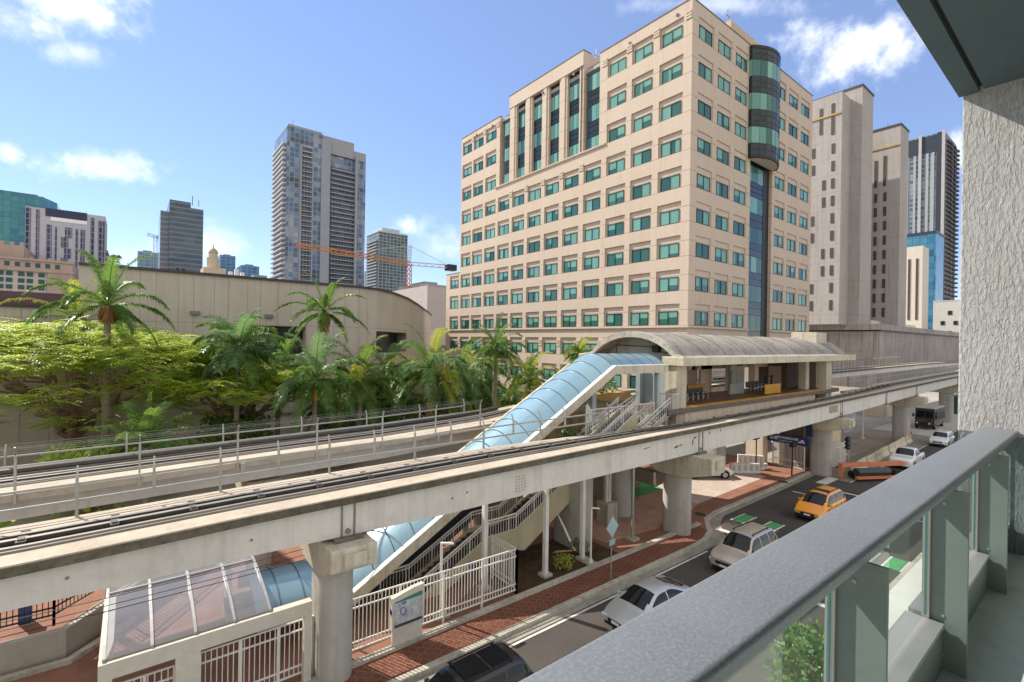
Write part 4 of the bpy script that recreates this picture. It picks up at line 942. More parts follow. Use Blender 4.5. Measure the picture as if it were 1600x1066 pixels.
T = thing('pedestrian_signal', 'black pedestrian signal head on a thin post in front of the transit gate', 'signal', (49.3, 19.3, 0)); m = MB(); m.tube([(49.3, 19.3, .1), (49.3, 19.3, 3.1)], .07, 8); m.build('post', black, T); m = MB(); m.box(48.9, 49.75, 19.05, 19.4, 2.9, 3.35); m.build('signal_head', black, T, bevel=.03)
T = thing('traffic_light', 'black traffic light on a grey post beside the pale road barriers', 'traffic light', (54.9, 16.4, 0))
m = MB(); m.tube([(54.9, 16.4, .1), (54.9, 16.4, 2.6)], .06, 8); m.build('post', galv, T); m = MB(); m.box(54.65, 55.15, 16.3, 16.6, 2.5, 3.7); m.build('signal_head', black, T, bevel=.03)
m = MB()
for z in (2.72, 3.1, 3.48): m.tube([(54.4, 16.45, z), (54.65, 16.45, z)], .16, 10)
m.build('visor', black, T)
T = thing('red_sign', 'red flag-like sign at the end of the pale road barriers', 'sign', (82.4, 17.6, 0)); m = MB(); m.bar((82.4, 17.6, .1), (82.4, 17.6, 1.2), .08); m.build('post', galv, T); m = MB(); m.prism([(81.7, 1.1), (82.9, 1.1), (82.8, .3), (82.3, -.4 + .5), (82.1, .3)], 17.5, 17.56, 'y'); m.build('plate', mat('flag_red', (.45, .02, .03), .6), T)
T = thing('sign_post', 'dark narrow post beside the grey pier behind the barriers', 'post', (84.5, 19.4, 0)); m = MB(); m.bar((84.5, 19.4, .1), (84.5, 19.4, 4.4), .14); m.build('post', black, T); m = MB(); m.box(84.2, 84.8, 19.28, 19.36, 3.3, 3.9); m.build('plate', galv, T)
# ================================================================ transit gate with blue sign
gate = thing('transit_gate', 'white barred entrance gate under the blue transit sign', 'gate', (52.5, 20.5, 0))
G0, G1 = Vector((52.5, 22.4, 0)), Vector((52.2, 19.3, 0)); gz = 2.5
m = MB(); n = 24
for i in range(n + 1): p = G0.lerp(G1, i / n); m.bar(p + Vector((0, 0, .14)), p + Vector((0, 0, gz)), .03)
m.build('bars', whitep, gate); m = MB()
for z in (.3, .9, gz): m.bar(G0 + Vector((0, 0, z)), G1 + Vector((0, 0, z)), .06)
for t in (0, .22, .6, 1): p = G0.lerp(G1, t); m.bar(p + Vector((0, 0, .1)), p + Vector((0, 0, gz)), .09)
m.build('gate_frame', whitep, gate)
blue = mat('transit_blue', (.01, .035, .16), .4, .5)
sgn = thing('transit_sign', 'blue transit station name sign above the white barred gate', 'sign', (52.2, 20.8, 2.9)); m = MB(); m.box(52.05, 52.3, 18.95, 22.75, 2.62, 3.42); m.build('panel', blue, sgn)
tw_ = mat('sign_white', (.8, .8, .8), .5)
fm = lambda v, z: frame((0, -1, 0), (0, 0, 1), (52.04, v, z))
text('METROMOVER', .33, tw_, 'lettering', sgn, fm(20.9, 3.13), .004, .006); text('Arena State Plaza', .22, tw_, 'lettering', sgn, fm(20.85, 2.83), .004)
m = MB()
for y in (22.35, 21.95):
    m.box(52.0, 52.04, y - .15, y + .15, 3.12, 3.15); m.box(52.0, 52.04, y - .15, y + .15, 2.88, 2.91); m.box(52.0, 52.04, y - .15, y - .12, 2.91, 3.12); m.box(52.0, 52.04, y + .12, y + .15, 2.91, 3.12); m.box(52.0, 52.04, y - .07, y + .07, 2.97, 3.06)
m.box(52.0, 52.04, 19.25, 19.8, 2.86, 2.98); m.cyl((52.0, 19.45, 3.02), (52.04, 19.45, 3.02), .15, 14); m.build('pictogram', tw_, sgn)
m = MB(); m.box(52.1, 52.4, 18.7, 19.2, 3.6, 4.9); o = m.build('blue_box_sign', mat('transit_blue2', (.008, .025, .09), .5)); tag(o, 'dark blue box sign above the right end of the transit sign', 'sign')
m = MB(); m.box(51.2, 52.3, 22.85, 24.6, 0, 5.6); o = m.build('gate_wall', stw_); tag(o, 'cream wall pillar left of the transit gate', 'wall')
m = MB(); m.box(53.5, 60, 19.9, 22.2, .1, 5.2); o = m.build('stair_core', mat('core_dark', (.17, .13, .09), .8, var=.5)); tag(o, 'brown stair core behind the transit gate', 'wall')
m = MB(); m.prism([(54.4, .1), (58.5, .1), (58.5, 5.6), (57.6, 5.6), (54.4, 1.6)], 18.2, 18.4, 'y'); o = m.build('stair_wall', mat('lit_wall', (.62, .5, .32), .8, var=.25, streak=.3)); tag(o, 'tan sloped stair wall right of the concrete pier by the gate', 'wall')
fence([(54.3, 17.9), (58.3, 17.7)], .3, 2.6, 'picket_fence', 'white panel fence at the foot of the tan stair wall', 1.3, .1)
# construction hoarding: pale vans/boxes under the track on the right
T = thing('site_hoarding', 'pale grey site cabin behind the pole under the near track', 'cabin', (80, 27, 0)); m = MB(); m.box(76, 90, 26.0, 29, .1, 3.6); m.build('cabin', mat('cabin_grey', (.5, .5, .49), .5, var=.25), T)
m = MB(); m.box(75.9, 90.1, 25.93, 25.995, 2.6, 2.9); m.box(75.9, 90.1, 25.93, 25.995, .9, .96); m.build('trim', mat('trim_dark', (.08, .08, .08), .5), T)
T = thing('site_hoarding', 'lower pale cabin in front of the longer site cabin', 'cabin', (78, 24.5, 0)); m = MB(); m.box(75, 83, 24.4, 25.6, .1, 2.0); m.build('cabin', mat('cabin_grey', (.5, .5, .49), .5, var=.25), T); m = MB(); m.box(74.95, 83.05, 24.35, 24.395, 1.86, 1.94); m.box(79, 79.06, 24.35, 24.395, .1, 1.86); m.build('trim', mat('trim_dark', (.08, .08, .08), .5), T)
# barriers: concrete row
m = MB(); m.prism([(-.32, 0), (.32, 0), (.26, .18), (.12, .42), (.09, .95), (-.09, .95), (-.12, .42), (-.26, .18)], -1.36, 1.36, 'x')
b0 = m.build('road_barrier', mat('barrier_cream', (.68, .59, .43), .85, .3, var=.3, vscale=.6, var2=.3, v2scale=4, dark=(.28, .24, .18)), bevel=.02); tag(b0, 'first pale concrete road barrier of the row, beside the orange trailer', 'barrier', 'pale concrete barriers lining the road')
ord_ = ['first', 'second', 'third', 'fourth', 'fifth', 'sixth', 'seventh', 'eighth', 'last']
for i in range(9):
    o = b0 if i == 0 else b0.copy()
    if i: COL.objects.link(o); o['label'] = f'{ord_[i]} pale concrete road barrier of the row, counting from the orange trailer'
    o.location = (56.2 + 3.0 * i, 16.3 + .13 * i + (.06 if i % 3 == 1 else 0), .0); o.rotation_euler = (0, 0, .04 + (.02 if i % 2 else -.01))
# water-filled white barriers
def wbar(label, loc, rz, h=1.15, L=1.9):
    T = thing('plastic_barrier', label, 'barrier', (0, 0, 0), 'white water-filled plastic barriers')
    OFF[T.name] = Vector((0, 0, 0)); m = MB(); m.prism([(-.28, 0), (.28, 0), (.28, .12), (.17, .3), (.15, h), (-.15, h), (-.17, .3), (-.28, .12)], -L / 2, L / 2, 'x')
    m.build('body', mat('plastic_white', (.72, .70, .66), .5, .4, var=.3, vscale=1.5, dark=(.45, .42, .38)), T, bevel=.02)
    n = 5
    for s in (-1, 1):
        m = MB()
        for i in range(n): x = -L / 2 + L * (i + .5) / n; m.box(x - .1, x + .1, s * .18 - .03, s * .18 + .05 * s, .16, h - .1)
        m.build('ribs', mat('plastic_shade', (.50, .48, .45), .5), T)
    T.location = loc; T.rotation_euler = (0, 0, rz); return T
wbar('taller white plastic barrier beside the cream gate pillar', (48.7, 22.9, .15), -.9, 1.35, 2.4); wbar('lower white plastic barrier in front of the white car', (46.7, 22.5, .15), -.67, .9, 2.8); wbar('white plastic barrier lying beside the dark sign pole', (49.6, 22.2, .15), -.3, .5, 1.2)
# orange construction trailer
T = thing('orange_trailer', 'orange framed construction trailer with a black roller at the roadside', 'trailer', (56.5, 15, 0))
orm = mat('orange_paint', (.60, .20, .10), .5, .4, var=.35, vscale=1.5, dark=(.3, .09, .04))
m = MB(); m.bar((52.6, 16.4, 1.3), (58.8, 13.0, 1.3), .4, .35); m.bar((52.8, 15.1, .35), (56.5, 13.0, .35), .35, .2); m.bar((52.7, 16.3, .15), (52.7, 16.3, 1.3), .3); m.build('frame', orm, T)
m = MB(); m.cyl((53.3, 15.3, .75), (56.2, 13.6, .75), .38, 18); m.build('roller', mat('roller_black', (.05, .055, .06), .3, .5, .3), T, smooth=True)
m = MB(); m.bar((56.25, 13.7, .1), (56.25, 13.7, 1.1), .25); m.build('yellow_post', yel, T)
m = MB()
for x, y in ((54, 15.8), (58, 13.4)): m.cyl((x - .1, y - .17, .35), (x + .1, y + .17, .35), .35, 14)
m.build('wheel', black, T)
# ================================================================ bottom-left ramp wall and black fence
wl = mat('ramp_wall', (.46, .43, .37), .85, .3, var=.3, vscale=.5, var2=.2, streak=.25, dark=(.2, .18, .15))
m = MB(); m.prism([(-14, 25.6), (-1.95, 25.2), (-.4, 27.3), (3, 31.5), (3.3, 31.3), (-.1, 27.0), (-1.8, 24.9), (-14, 25.3)], .0, 1.22, 'z'); o = m.build('ramp_wall', wl); tag(o, 'low cream wall with a bend below the near track at the lower left', 'wall')
m = MB(); m.prism([(-14, 24.9), (-1.75, 24.55), (.2, 26.5), (.4, 26.3), (-1.6, 24.3), (-14, 24.6)], .1, .3, 'z'); struct(m.build('ramp_kerb', kerbm))
fence([(-12, 25.8), (-2.2, 25.5), (-.5, 27.6), (3, 31.9)], 1.5, 3.3, 'black_fence', 'black picket fence on top of the low cream wall', 2.4, .16, black)
T = thing('blue_bin', 'blue bin in the plaza behind the black picket fence', 'bin', (-3.4, 29, 0)); m = MB(); m.box(-3.6, -3.2, 28.8, 29.2, .15, 1.3); m.build('body', mat('bin_blue', (.03, .08, .25), .5), T, bevel=.03); m = MB(); m.box(-3.65, -3.15, 28.75, 29.25, 1.3, 1.4); m.build('lid', black, T, bevel=.02)
m = MB(); m.box(3.4, 9, 23.5, 25, .14, .75); o = m.build('planter_wall', kerbm); tag(o, 'low grey planter wall behind the white gate', 'wall')
# ================================================================ hall with the curved beige wall
hallm = mat('hall_panels', (.53, .475, .42), .85, .3, var=.22, vscale=.15, var2=.12, v2scale=2., streak=.25, dark=(.27, .22, .17), bump=.05)
joints(hallm, 500., [14.0, 6.4], .09, (.18, .15, .12), .4, 3.4, (0.7, 2.1), 6.1, (1.0, 3.5))
hall = thing('convention_hall', 'long beige panelled hall with a curved end behind the palms', 'building', (10, 65, 0))
HP = [(-4.2, 65), (8, 65), (22, 65)] + [tuple(pz(x, y, 19.5)[:2]) for x, y in ((560, 449.3), (589, 452.8), (612, 458), (636, 467), (652, 476.5), (668, 488), (674, 493))]
HT = 19.5
h = MB(); tops = [(x, y) for x, y in HP]
def hallwall(mb, P, z0, z1):
    for a, b in zip(P, P[1:]): mb.quad((*a, z0), (*b, z0), (*b, z1), (*a, z1))
OPEN = [(9.0, 17.0, 11.4, 13.9)]
facade(h, lambda a, z, d: (a, 65 + d, z), -4.2, 22, 0, HT, [(10.3, 17.6, 10.2, 13.9, 2.2)])
INW = Vector((-.35, 1, 0)).normalized() * 2.5
for i, (a, b) in enumerate(zip(HP[2:], HP[3:])):
    if i in (2, 3):
        hallwall(h, [a, b], 0, 10.4); hallwall(h, [a, b], 13.6, HT)
        a2, b2 = (a[0] + INW.x, a[1] + INW.y), (b[0] + INW.x, b[1] + INW.y)
        for z in (10.4, 13.6): h.quad((*a, z), (*b, z), (*b2, z), (*a2, z))
        e, e2 = (a, a2) if i == 2 else (b, b2); h.quad((*e, 10.4), (*e2, 10.4), (*e2, 13.6), (*e, 13.6))
    else: hallwall(h, [a, b], 0, HT)
h.quad((-4.2, 65, 0), (-4.2, 140, 0), (-4.2, 140, HT), (-4.2, 65, HT))
h.build('wall', hallm, hall)
h = MB(); h.poly([(x, y, HT - .3) for x, y in HP] + [(-4.2, 140, HT - .3)]); h.build('roof', mat('roof_gravel', (.4, .37, .33), .9), hall)
h = MB()
for a, b in zip(HP, HP[1:]): h.bar((*a, HT + .08), (*b, HT + .08), .5, .28)
h.build('coping', mat('dark_coping', (.06, .05, .055), .6), hall)
h = MB(); h.box(10.25, 17.65, 66.4, 67.1, 10.1, 13.95); h.build('opening_glass', mat('opening_dark', (.015, .014, .014), .3), hall); h = MB()
for i in (4, 5): a, b = HP[i], HP[i + 1]; a2, b2 = (a[0] + INW.x * .9, a[1] + INW.y * .9), (b[0] + INW.x * .9, b[1] + INW.y * .9); h.quad((*a2, 10.42), (*b2, 10.42), (*b2, 13.58), (*a2, 13.58))
h.build('opening_glass', mat('opening_dark', (.015, .014, .014), .3), hall)
h = MB()
for px_, py_ in ((305, 489), (420, 494)): p = pv(px_, py_, 64.9); h.box(p.x - .45, p.x + .45, 64.6, 64.99, p.z - .2, p.z + .2)
h.build('wall_light', steelg, hall)
low = thing('low_wing', 'lower beige wing with a dark roof edge left of the panelled hall', 'building', (-25, 65, 0)); m = MB(); m.box(-60, -4.25, 64, 90, 0, 14.9); m.build('wall', hallm, low); m = MB(); m.box(-60, -4.2, 63.8, 64.3, 14.95, 15.2); m.build('coping', mat('dark_coping', (.06, .05, .055), .6), low)
m = MB(); m.box(-22, -6.0, 74, 88, 14.9, 17.0); o = m.build('purple_block', mat('purple_dark', (.08, .045, .06), .7)); tag(o, 'dark purple plant block on the low wing roof', 'building')
m = MB(); m.box(-50, -18.4, 72, 84, 14.9, 20.8); o = m.build('white_block', mat('pale_block', (.66, .62, .57), .8, streak=.2)); tag(o, 'pale rooftop block at the left edge above the low wing', 'building')
# ================================================================ jail: base block and slab towers
jm = mat('jail_concrete', (.41, .385, .37), .85, .3, var=.18, vscale=.06, var2=.15, v2scale=.8, streak=.45, dark=(.2, .165, .145))
joints(jm, 5.3, (1.0,), .12, (.22, .18, .17), .5)
jb = mat('jail_base', (.40, .36, .33), .9, .25, var=.35, vscale=.15, var2=.2, streak=.8, dark=(.14, .125, .12)); joints(jb, 5., (1.,), .1, (.16, .14, .13), .4)
jail = thing('concrete_base_block', 'streaked grey concrete base block right of the office building', 'building', (176, 45, 0))
m = MB(); m.box(175.8, 420, 45, 130, 0, 17.6); m.build('wall', jb, jail)
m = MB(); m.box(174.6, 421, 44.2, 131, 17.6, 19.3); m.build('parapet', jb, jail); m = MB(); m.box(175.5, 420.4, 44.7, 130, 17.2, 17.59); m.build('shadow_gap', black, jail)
m = MB(); m.box(310, 319, 44.3, 44.98, 0, 17); m.build('dark_door', black, jail)
m = MB(); m.box(186, 240, 50, 60, 19.3, 21.0); m.build('roof_box', mat('pale_block', (.66, .62, .57), .8, streak=.2), jail)
def jtower(label, u0, v0, u1, v1, zt_, step, slots, tall, bay):
    T = thing('concrete_tower', label, 'tower', (u0, v0, 0), 'slit-windowed concrete towers')
    m = MB(); m.box(u0, u1, v0, v1, 19.2, zt_)
    if bay:
        b0, b1, dz = bay; m.box(u0 - 7.5, u0 - .003, b0, b1, 19.2, zt_ - dz)
    m.build('wall', jm, T)
    fu = u0 - 7.5 if bay else u0
    w = MB()
    for (v, zs) in slots:
        for z in zs: w.box(fu - .15, fu + .3, v - .42, v + .42, z, z + 3.0)
    for (v, z0, z1) in tall: w.box(fu - .15, fu + .3, v - .4, v + .4, z0, z1)
    w.build('slit_windows', mat('slit_dark', (.07, .055, .05), .6), T)['kind'] = 'stuff'
    c = MB(); c.box(fu - .25, fu - .003, (bay[0] if bay else v0), (bay[1] if bay else v1), (zt_ - (bay[2] if bay else 0)) - 6.5, (zt_ - (bay[2] if bay else 0)) - 6.0); c.build('lamp_strip', mat('ochre2', (.5, .34, .14), .8, var=.6, vscale=.5), T)
    for q_ in range(4): c = MB(); c.bar((u0 + 2 + 1.7 * q_, v0 + 4 + 5 * q_, zt_), (u0 + 2 + 1.7 * q_, v0 + 4 + 5 * q_, zt_ + 2.6 + q_ % 2), .18); c.build('antenna', steelg, T)
    c = MB(); c.box(u0 - .2, u1 + .2, v0 - .2, v1 + .2, zt_, zt_ + .6); c.build('coping', mat('dark_coping', (.06, .05, .055), .6), T)
    return T
# tower 1: recessed plane at u0, projecting bay in front
a = pv(1348, 134, 50); u0 = a.x
rows = [23.5 + 5.3 * i for i in range(10)]
jtower('taller slit-windowed concrete tower nearest the office building', u0, 50, u0 + 10.3, 88, 92.3, 0, [(60.6, [r for i, r in enumerate(rows) if i % 4 < 2]), (57.6, [r for i, r in enumerate(rows) if i % 4 >= 2]), (55.2, rows), (52.7 + 6, [])], [(58.6, 78, 86), (55.4, 77, 86.5)], (53.0, 88, 3.0))
kt = 196 / 216.
b = pu(1408, 195, 196)
jtower('second slit-windowed concrete tower with a diagonal shadow across it', 196, b.y, 205, b.y + 24, b.z, 0, [(57.2 * kt, [22.5 + 4.8 * i for i in range(9)]), (54.4 * kt, [22.5 + 4.8 * i for i in range(9)])], [(57.3 * kt, 66, 75), (54.6 * kt, 66, 76)], None)
# ================================================================ skyline
def skyglass(name, c1, c2, fz, w=.5, wx=0., line=(.1, .12, .14), rough=.12, spec=.8, amt=.8, var=.5, vs=.02):
    m = mat(name, c1, rough, spec, var=var, vscale=vs, dark=c2, var2=.2, v2scale=.2)
    nt = m.node_tree; c, b = basecol(m)
    joints(m, fz, 0., fz * w, line, amt, wx, 0., wx, 0.)
    return m
def tower(name, label, x0, x1, ytop, v, mat_, depth=40, cat='skyscraper', zbase=0, group=None, lx=None, parts=None, roofm_=None, u_front=None):
    """box tower: front face (facing the viewer's street side) at distance v, left and right pixel bounds on it"""
    A = pv(x0, ytop, v); B = pv(x1, ytop + 5, v); T = thing(name, label, cat, (A.x, v, 0), group)
    m = MB(); m.box(A.x, B.x, v, v + depth, zbase, A.z); m.build('wall', mat_, T)
    return T, A.x, B.x, A.z
def sub(T, name, m_, *boxes, stuff=False):
    m = MB()
    for b in boxes: m.box(*b)
    o = m.build(name, m_, T)
    if stuff: o['kind'] = 'stuff'
    return o
grey_l = mat('slab_white', (.50, .52, .56), .7, .3, var=.15)
grey_d = mat('slab_grey', (.32, .33, .35), .7, .3, var=.15)
# central tall tower (condo) at v = 330
cg = cellglass('condo_glass', [(.02, .03, .05), (.07, .10, .15), (.06, .16, .32), (.20, .25, .33), (.32, .35, .40), (.04, .06, .085)], 2.9, 3.2, (.25, .25, .26), .22, .5, .8, .12, .5, 1.5)
V = 330
T, x0, x1, z1 = tower('residential_tower', 'tall grey glass residential tower standing alone left of the office building', 449, 505, 196, V, cg, 34)
C_ = pv(505, 222, V); D = pv(574, 241, V); zz = C_.z
sub(T, 'roof_plant', grey_d, (x0 + 3, x1 - 4, V + 8, V + 26, z1 - .1, z1 + 4)); sub(T, 'antenna', steelg, (x0 + 6, x0 + 6.3, V + 12, V + 12.3, z1 + 4, z1 + 9))
sub(T, 'east_block', cg, (x1 + .01, D.x, V + 2.5, V + 36, 0, zz - 6))
sub(T, 'crown', grey_d, (x1 + .3, D.x - 9, V + 1.2, V + 30, zz - 6, zz + 5), (x1, D.x - .3, V + 1.8, V + 34, zz - 6, zz), (x0 + .4, x1 - .4, V + .4, V + 33, z1, z1 + 1.5))
w_ = x1 - x0; w2 = D.x - x1
sub(T, 'concrete_core', mat('core_grey', (.30, .32, .37), .7, var=.2), (x1 - 1.0, x1 + w2 * .16, V - .8, V + 3, 0, zz + 2), (D.x - w2 * .27, D.x - w2 * .22, V - .4, V + 3, 0, zz - 4), (x0 + w_ * .36, x0 + w_ * .41, V - .6, V + 1, 0, z1 - 10), (x0 + w_ * .70, x0 + w_ * .74, V - .6, V + 1, 0, z1 - 10))
bal = []
z = 8.
while z < zz - 14: bal.append((x1 + w2 * .2, D.x - w2 * .28, V + .2, V + 2.6, z, z + .32)); bal.append((x0 - 2.2, x0 + .02, V + 1, V + 32, z, z + .9)); bal.append((x0 + w_ * .42, x0 + w_ * .69, V - 1.4, V + .1, z, z + .32)); z += 3.2
while z < z1 - 8: bal.append((x0 - 2.2, x0 + .02, V + 1, V + 32, z, z + .9)); bal.append((x0 + w_ * .42, x0 + w_ * .69, V - 1.4, V + .1, z, z + .5)); z += 3.2
sub(T, 'balconies', grey_l, *bal, stuff=True)
sub(T, 'glass_bays', cellglass('condo_dark', [(.015, .018, .025), (.03, .04, .06), (.04, .08, .15), (.14, .15, .17)], 1.9, 3.2, (.22, .22, .24), .12, .4, .7, .12, .4), (x0 + w_ * .43, x0 + w_ * .68, V - .3, V + .3, 0, z1 - 12), (x1 + w2 * .2, D.x - w2 * .28, V + 2.2, V + 2.7, 0, zz - 14))
# grey-blue office slab
V = 420
g2 = cellglass('slab_glass', [(.055, .085, .12), (.09, .13, .17), (.13, .17, .20)], 6., 3.6, (.20, .22, .24), 0, 1.0, .85, .25, .3)
T, x0, x1, z1 = tower('office_tower', 'grey-blue banded office tower with a flat stepped top, fourth landmark from the left', 265, 318, 320, V, g2, 40)
sub(T, 'roof_step', g2, (x0 + .02, x0 + (x1 - x0) * .62, V + .5, V + 38, z1, z1 + 4)); sub(T, 'side_wing', skyglass('wing_dark', (.09, .11, .15), (.05, .07, .1), 3.6, .3, 0, (.2, .22, .25)), (x0 - 5, x0 - .02, V + 4, V + 38, 0, z1 - 4)); sub(T, 'antenna', steelg, (x0 + 14, x0 + 14.5, V + 9, V + 9.5, z1 + 4, z1 + 11), (x0 + 18, x0 + 18.4, V + 9, V + 9.5, z1 + 4, z1 + 9))
# white condo with dark window columns
V = 330
wc = mat('condo_white', (.46, .46, .51), .7, .3, var=.1)
T, x0, x1, z1 = tower('apartment_tower', 'pale lilac apartment tower with dark vertical window strips at the left', 40, 165, 322, V, wc, 25)
dg = cellglass('strip_navy', [(.012, .014, .035), (.03, .035, .08), (.10, .11, .17)], 1.5, 3.1, (.26, .26, .33), .1, .45, .8, .15, .3)
kz_ = .322; L = x1 - x0; fx = lambda px: x0 + L * (px - 38) / 127
sub(T, 'window_strip', dg, *[(fx(a), fx(b), V - .25, V + .1, 0, z1 - t * kz_) for a, b, t in ((38.6, 46, 2), (54, 59, 3), (70, 78, 24), (83, 86, 26), (116, 119.5, 26), (124, 131, 26), (140, 146, 5), (153, 164, 8))])
sub(T, 'window_block', dg, *[(fx(a), fx(b), V - .25, V + .1, z1 - t1 * kz_, z1 - t0 * kz_) for a, b, t0, t1 in ((99, 110, 25, 41), (93, 104, 41, 57), (98, 109, 58, 73), (93, 104, 73, 90))])
sub(T, 'roof_band', mat('navy_band', (.03, .035, .08), .4), (fx(68), fx(134), V - .3, V + 12, z1 - 11 * kz_, z1 + .4)); sub(T, 'white_louvre', mat('louvre_white', (.85, .85, .86), .6), (fx(76), fx(134), V - .2, V + .1, z1 - 17 * kz_, z1 - 11.5 * kz_)); sub(T, 'balconies', grey_d, *[(x1 - .02, x1 + 1.2, V + 2, V + 20, 3.1 * i + 6, 3.1 * i + 7.3) for i in range(int(z1 / 3.1) - 6)], stuff=True)
# teal glass tower at the edge
V = 470
tg = cellglass('teal_glass', [(.015, .11, .16), (.03, .19, .25), (.07, .27, .28), (.03, .16, .26)], 3.6, 3.8, (.02, .1, .13), .2, .3, .5, .1, .5, 1.)
A = pv(-45, 290, V); B = pv(66, 295, V)
T = thing('glass_tower', 'teal glass tower with slanted facets at the left edge', 'skyscraper', (A.x, V, 0)); m = MB(); m.prism([(A.x - 20, V + 3), (pv(14, 300, V).x, V), (B.x, V + 4), (B.x + 6, V + 20), (B.x + 6, V + 45), (A.x - 20, V + 45)], 0, A.z, 'z'); m.build('wall', tg, T); sub(T, 'side_block', dg, (B.x + 6.05, B.x + 13, V + 20, V + 40, 0, A.z - 18)); sub(T, 'roof_edge', dg, (A.x - 18, B.x - 3, V + 6, V + 40, A.z, A.z + 1.2))
# pink gridded office block with teal windows
V = 300; kp = .30
pk = mat('pink_stone', (.46, .36, .30), .85, .3, var=.4, vscale=.12, var2=.3, v2scale=1., dark=(.27, .18, .14))
pk2 = mat('pink_pale', (.52, .46, .42), .8, .3, var=.15)
T, x0, x1, z1 = tower('pink_building', 'ornate pink stone block with rows of teal windows at the left edge', -50, 112, 415, V, pk2, 40, 'building')
q = MB(); zz_ = z1 - 1.0; xe = pv(84, 470, V).x
while zz_ > 4:
    xx = x0 + 2
    while xx < xe: q.box(xx, xx + 2.0, V - .2, V + .1, zz_ - 1.9, zz_); q.box(xx + 2.7, xx + 4.7, V - .2, V + .1, zz_ - 1.9, zz_); xx += 6.4
    zz_ -= 2.9
tealw = mat('teal_window', (.02, .09, .10), .2, .4)
q.build('windows', tealw, T)['kind'] = 'stuff'
sub(T, 'attic', pk, (x0, x1 + .3, V - .5, V + 40, z1, z1 + 4.6), (x0, pv(37, 400, V).x, V + 1, V + 38, z1 + 4.6, z1 + 10.5)); sub(T, 'cornice', pk, (x0, x1 + .9, V - 1.2, V - .02, z1 - .6, z1 + .3), (x0, x1 + .9, V - 1.2, V - .52, z1 + 4.1, z1 + 5.0))
sub(T, 'attic_windows', tealw, *[(x0 + 1 + 3.2 * i, x0 + 2.6 + 3.2 * i, V - .56, V - .3, z1 + 1.2, z1 + 3.2) for i in range(int((x1 - x0 - 2) / 3.2))], stuff=True); sub(T, 'corner_bay', pk, (x1 - 8, x1 + .45, V - .8, V + 2, 0, z1))
sub(T, 'roof_ornament', pk, *[(x0 + 3 * i, x0 + 3 * i + 1.2, V + 1, V + 3, z1 + (10.5 if x0 + 3 * i < pv(35, 400, V).x else 4.6), z1 + (12 if x0 + 3 * i < pv(35, 400, V).x else 5.9)) for i in range(int((x1 - x0) / 3))], stuff=True)
# dark slim tower with crane behind
V = 500
tg2 = cellglass('dark_tower', [(.03, .05, .07), (.08, .12, .14), (.18, .24, .26)], 4.2, 3.4, (.30, .34, .34), .35, .9, .75, .2, .3)
T, x0, x1, z1 = tower('slim_tower', 'slim dark banded tower between the tall tower and the office building', 592, 637, 362, V, tg2, 34); sub(T, 'roof_cap', grey_l, (x0 - .5, x1 + .5, V - .5, V + 34, z1, z1 + 1.5), (x0 + 5, x1 - 8, V + 4, V + 28, z1 + 1.5, z1 + 6)); sub(T, 'side_balconies', grey_d, *[(x0 - 2, x0 - .02, V + 2, V + 32, 3.4 * i + 10, 3.4 * i + 11.2) for i in range(int(z1 / 3.4) - 4)], stuff=True)
bl1 = cellglass('pale_blue_glass', [(.16, .26, .34), (.24, .36, .43)], 5., 3.6, (.40, .48, .53), .4, .9, .6, .3, .2)
bl2 = cellglass('blue_glass', [(.05, .13, .25), (.10, .22, .36)], 5., 3.6, (.24, .34, .44), .4, .9, .6, .3, .2)
for (nm, lab, a, b, y, v, mm, d) in (
    ('office_tower', 'hazy pale glass tower low beside the slim dark tower', 570, 593, 424, 700, bl1, 30),
    ('office_tower', 'small blue glass tower with a crane left of the banded tower', 215, 247, 392, 620, bl1, 40),
    ('office_tower', 'low blue glass block at the foot of the banded tower', 248, 266, 394, 600, bl2, 30),
    ('office_tower', 'blue stepped tower just right of the domed cream building', 344, 368, 398, 640, bl2, 30),
    ('office_tower', 'grey-blue block right of the blue stepped tower', 377, 405, 414, 600, bl2, 30),
    ('office_block', 'far pale block low on the skyline left of the small blue tower', 175, 214, 415, 800, bl1, 40),
    ('office_block', 'grey block with rooftop plant beside the office building', 656, 700, 443, 260, mat('grey_block', (.42, .40, .38), .8, var=.3), 30),
    ('office_block', 'low pale-blue roofline under the stepped tower', 385, 432, 432, 560, bl1, 30)):
    T, x0, x1, z1 = tower(nm, lab, a, b, y, v, mm, d)
    sub(T, 'roof_plant', grey_d, (x0 + (x1 - x0) * .25, x0 + (x1 - x0) * .7, v + 3, v + d * .7, z1, z1 + (x1 - x0) * .10))
T, x0, x1, z1 = tower('plain_block', 'plain lilac-grey wall block between the hall and the office building', 668, 701, 446, 150, mat('lilac_wall', (.44, .40, .40), .8, var=.15), 30, 'building'); sub(T, 'roof_edge', grey_d, (x0, x1, 149.8, 150.3, z1, z1 + .5))
# domed cream building
V = 360; crm = mat('cream_stone', (.58, .50, .38), .8, .3, var=.25)
T, x0, x1, z1 = tower('domed_building', 'small cream building with a domed cupola on the skyline', 318, 353, 417, V, crm, 20, 'building'); xm = pv(335, 400, V).x
m = MB(); m.cyl((xm, V + 6, z1), (xm, V + 6, z1 + 7), 3.6, 12); m.cyl((xm, V + 6, z1 + 7), (xm, V + 6, z1 + 10), 2.6, 12); m.build('cupola_drum', crm, T); m = MB(); m.tube([(xm, V + 6, z1 + 10), (xm, V + 6, z1 + 11.5), (xm, V + 6, z1 + 12.8), (xm, V + 6, z1 + 13.6), (xm, V + 6, z1 + 16)], [2.9, 2.5, 1.4, .4, .1], 12); m.build('dome', mat('dome_ochre', (.45, .33, .2), .7), T, smooth=True)
sub(T, 'windows', mat('teal_window', (.02, .09, .10), .1, .8), *[(x0 + 2 + 5 * i, x0 + 4 + 5 * i, V - .15, V + .1, z1 - 7, z1 - 4) for i in range(3)])
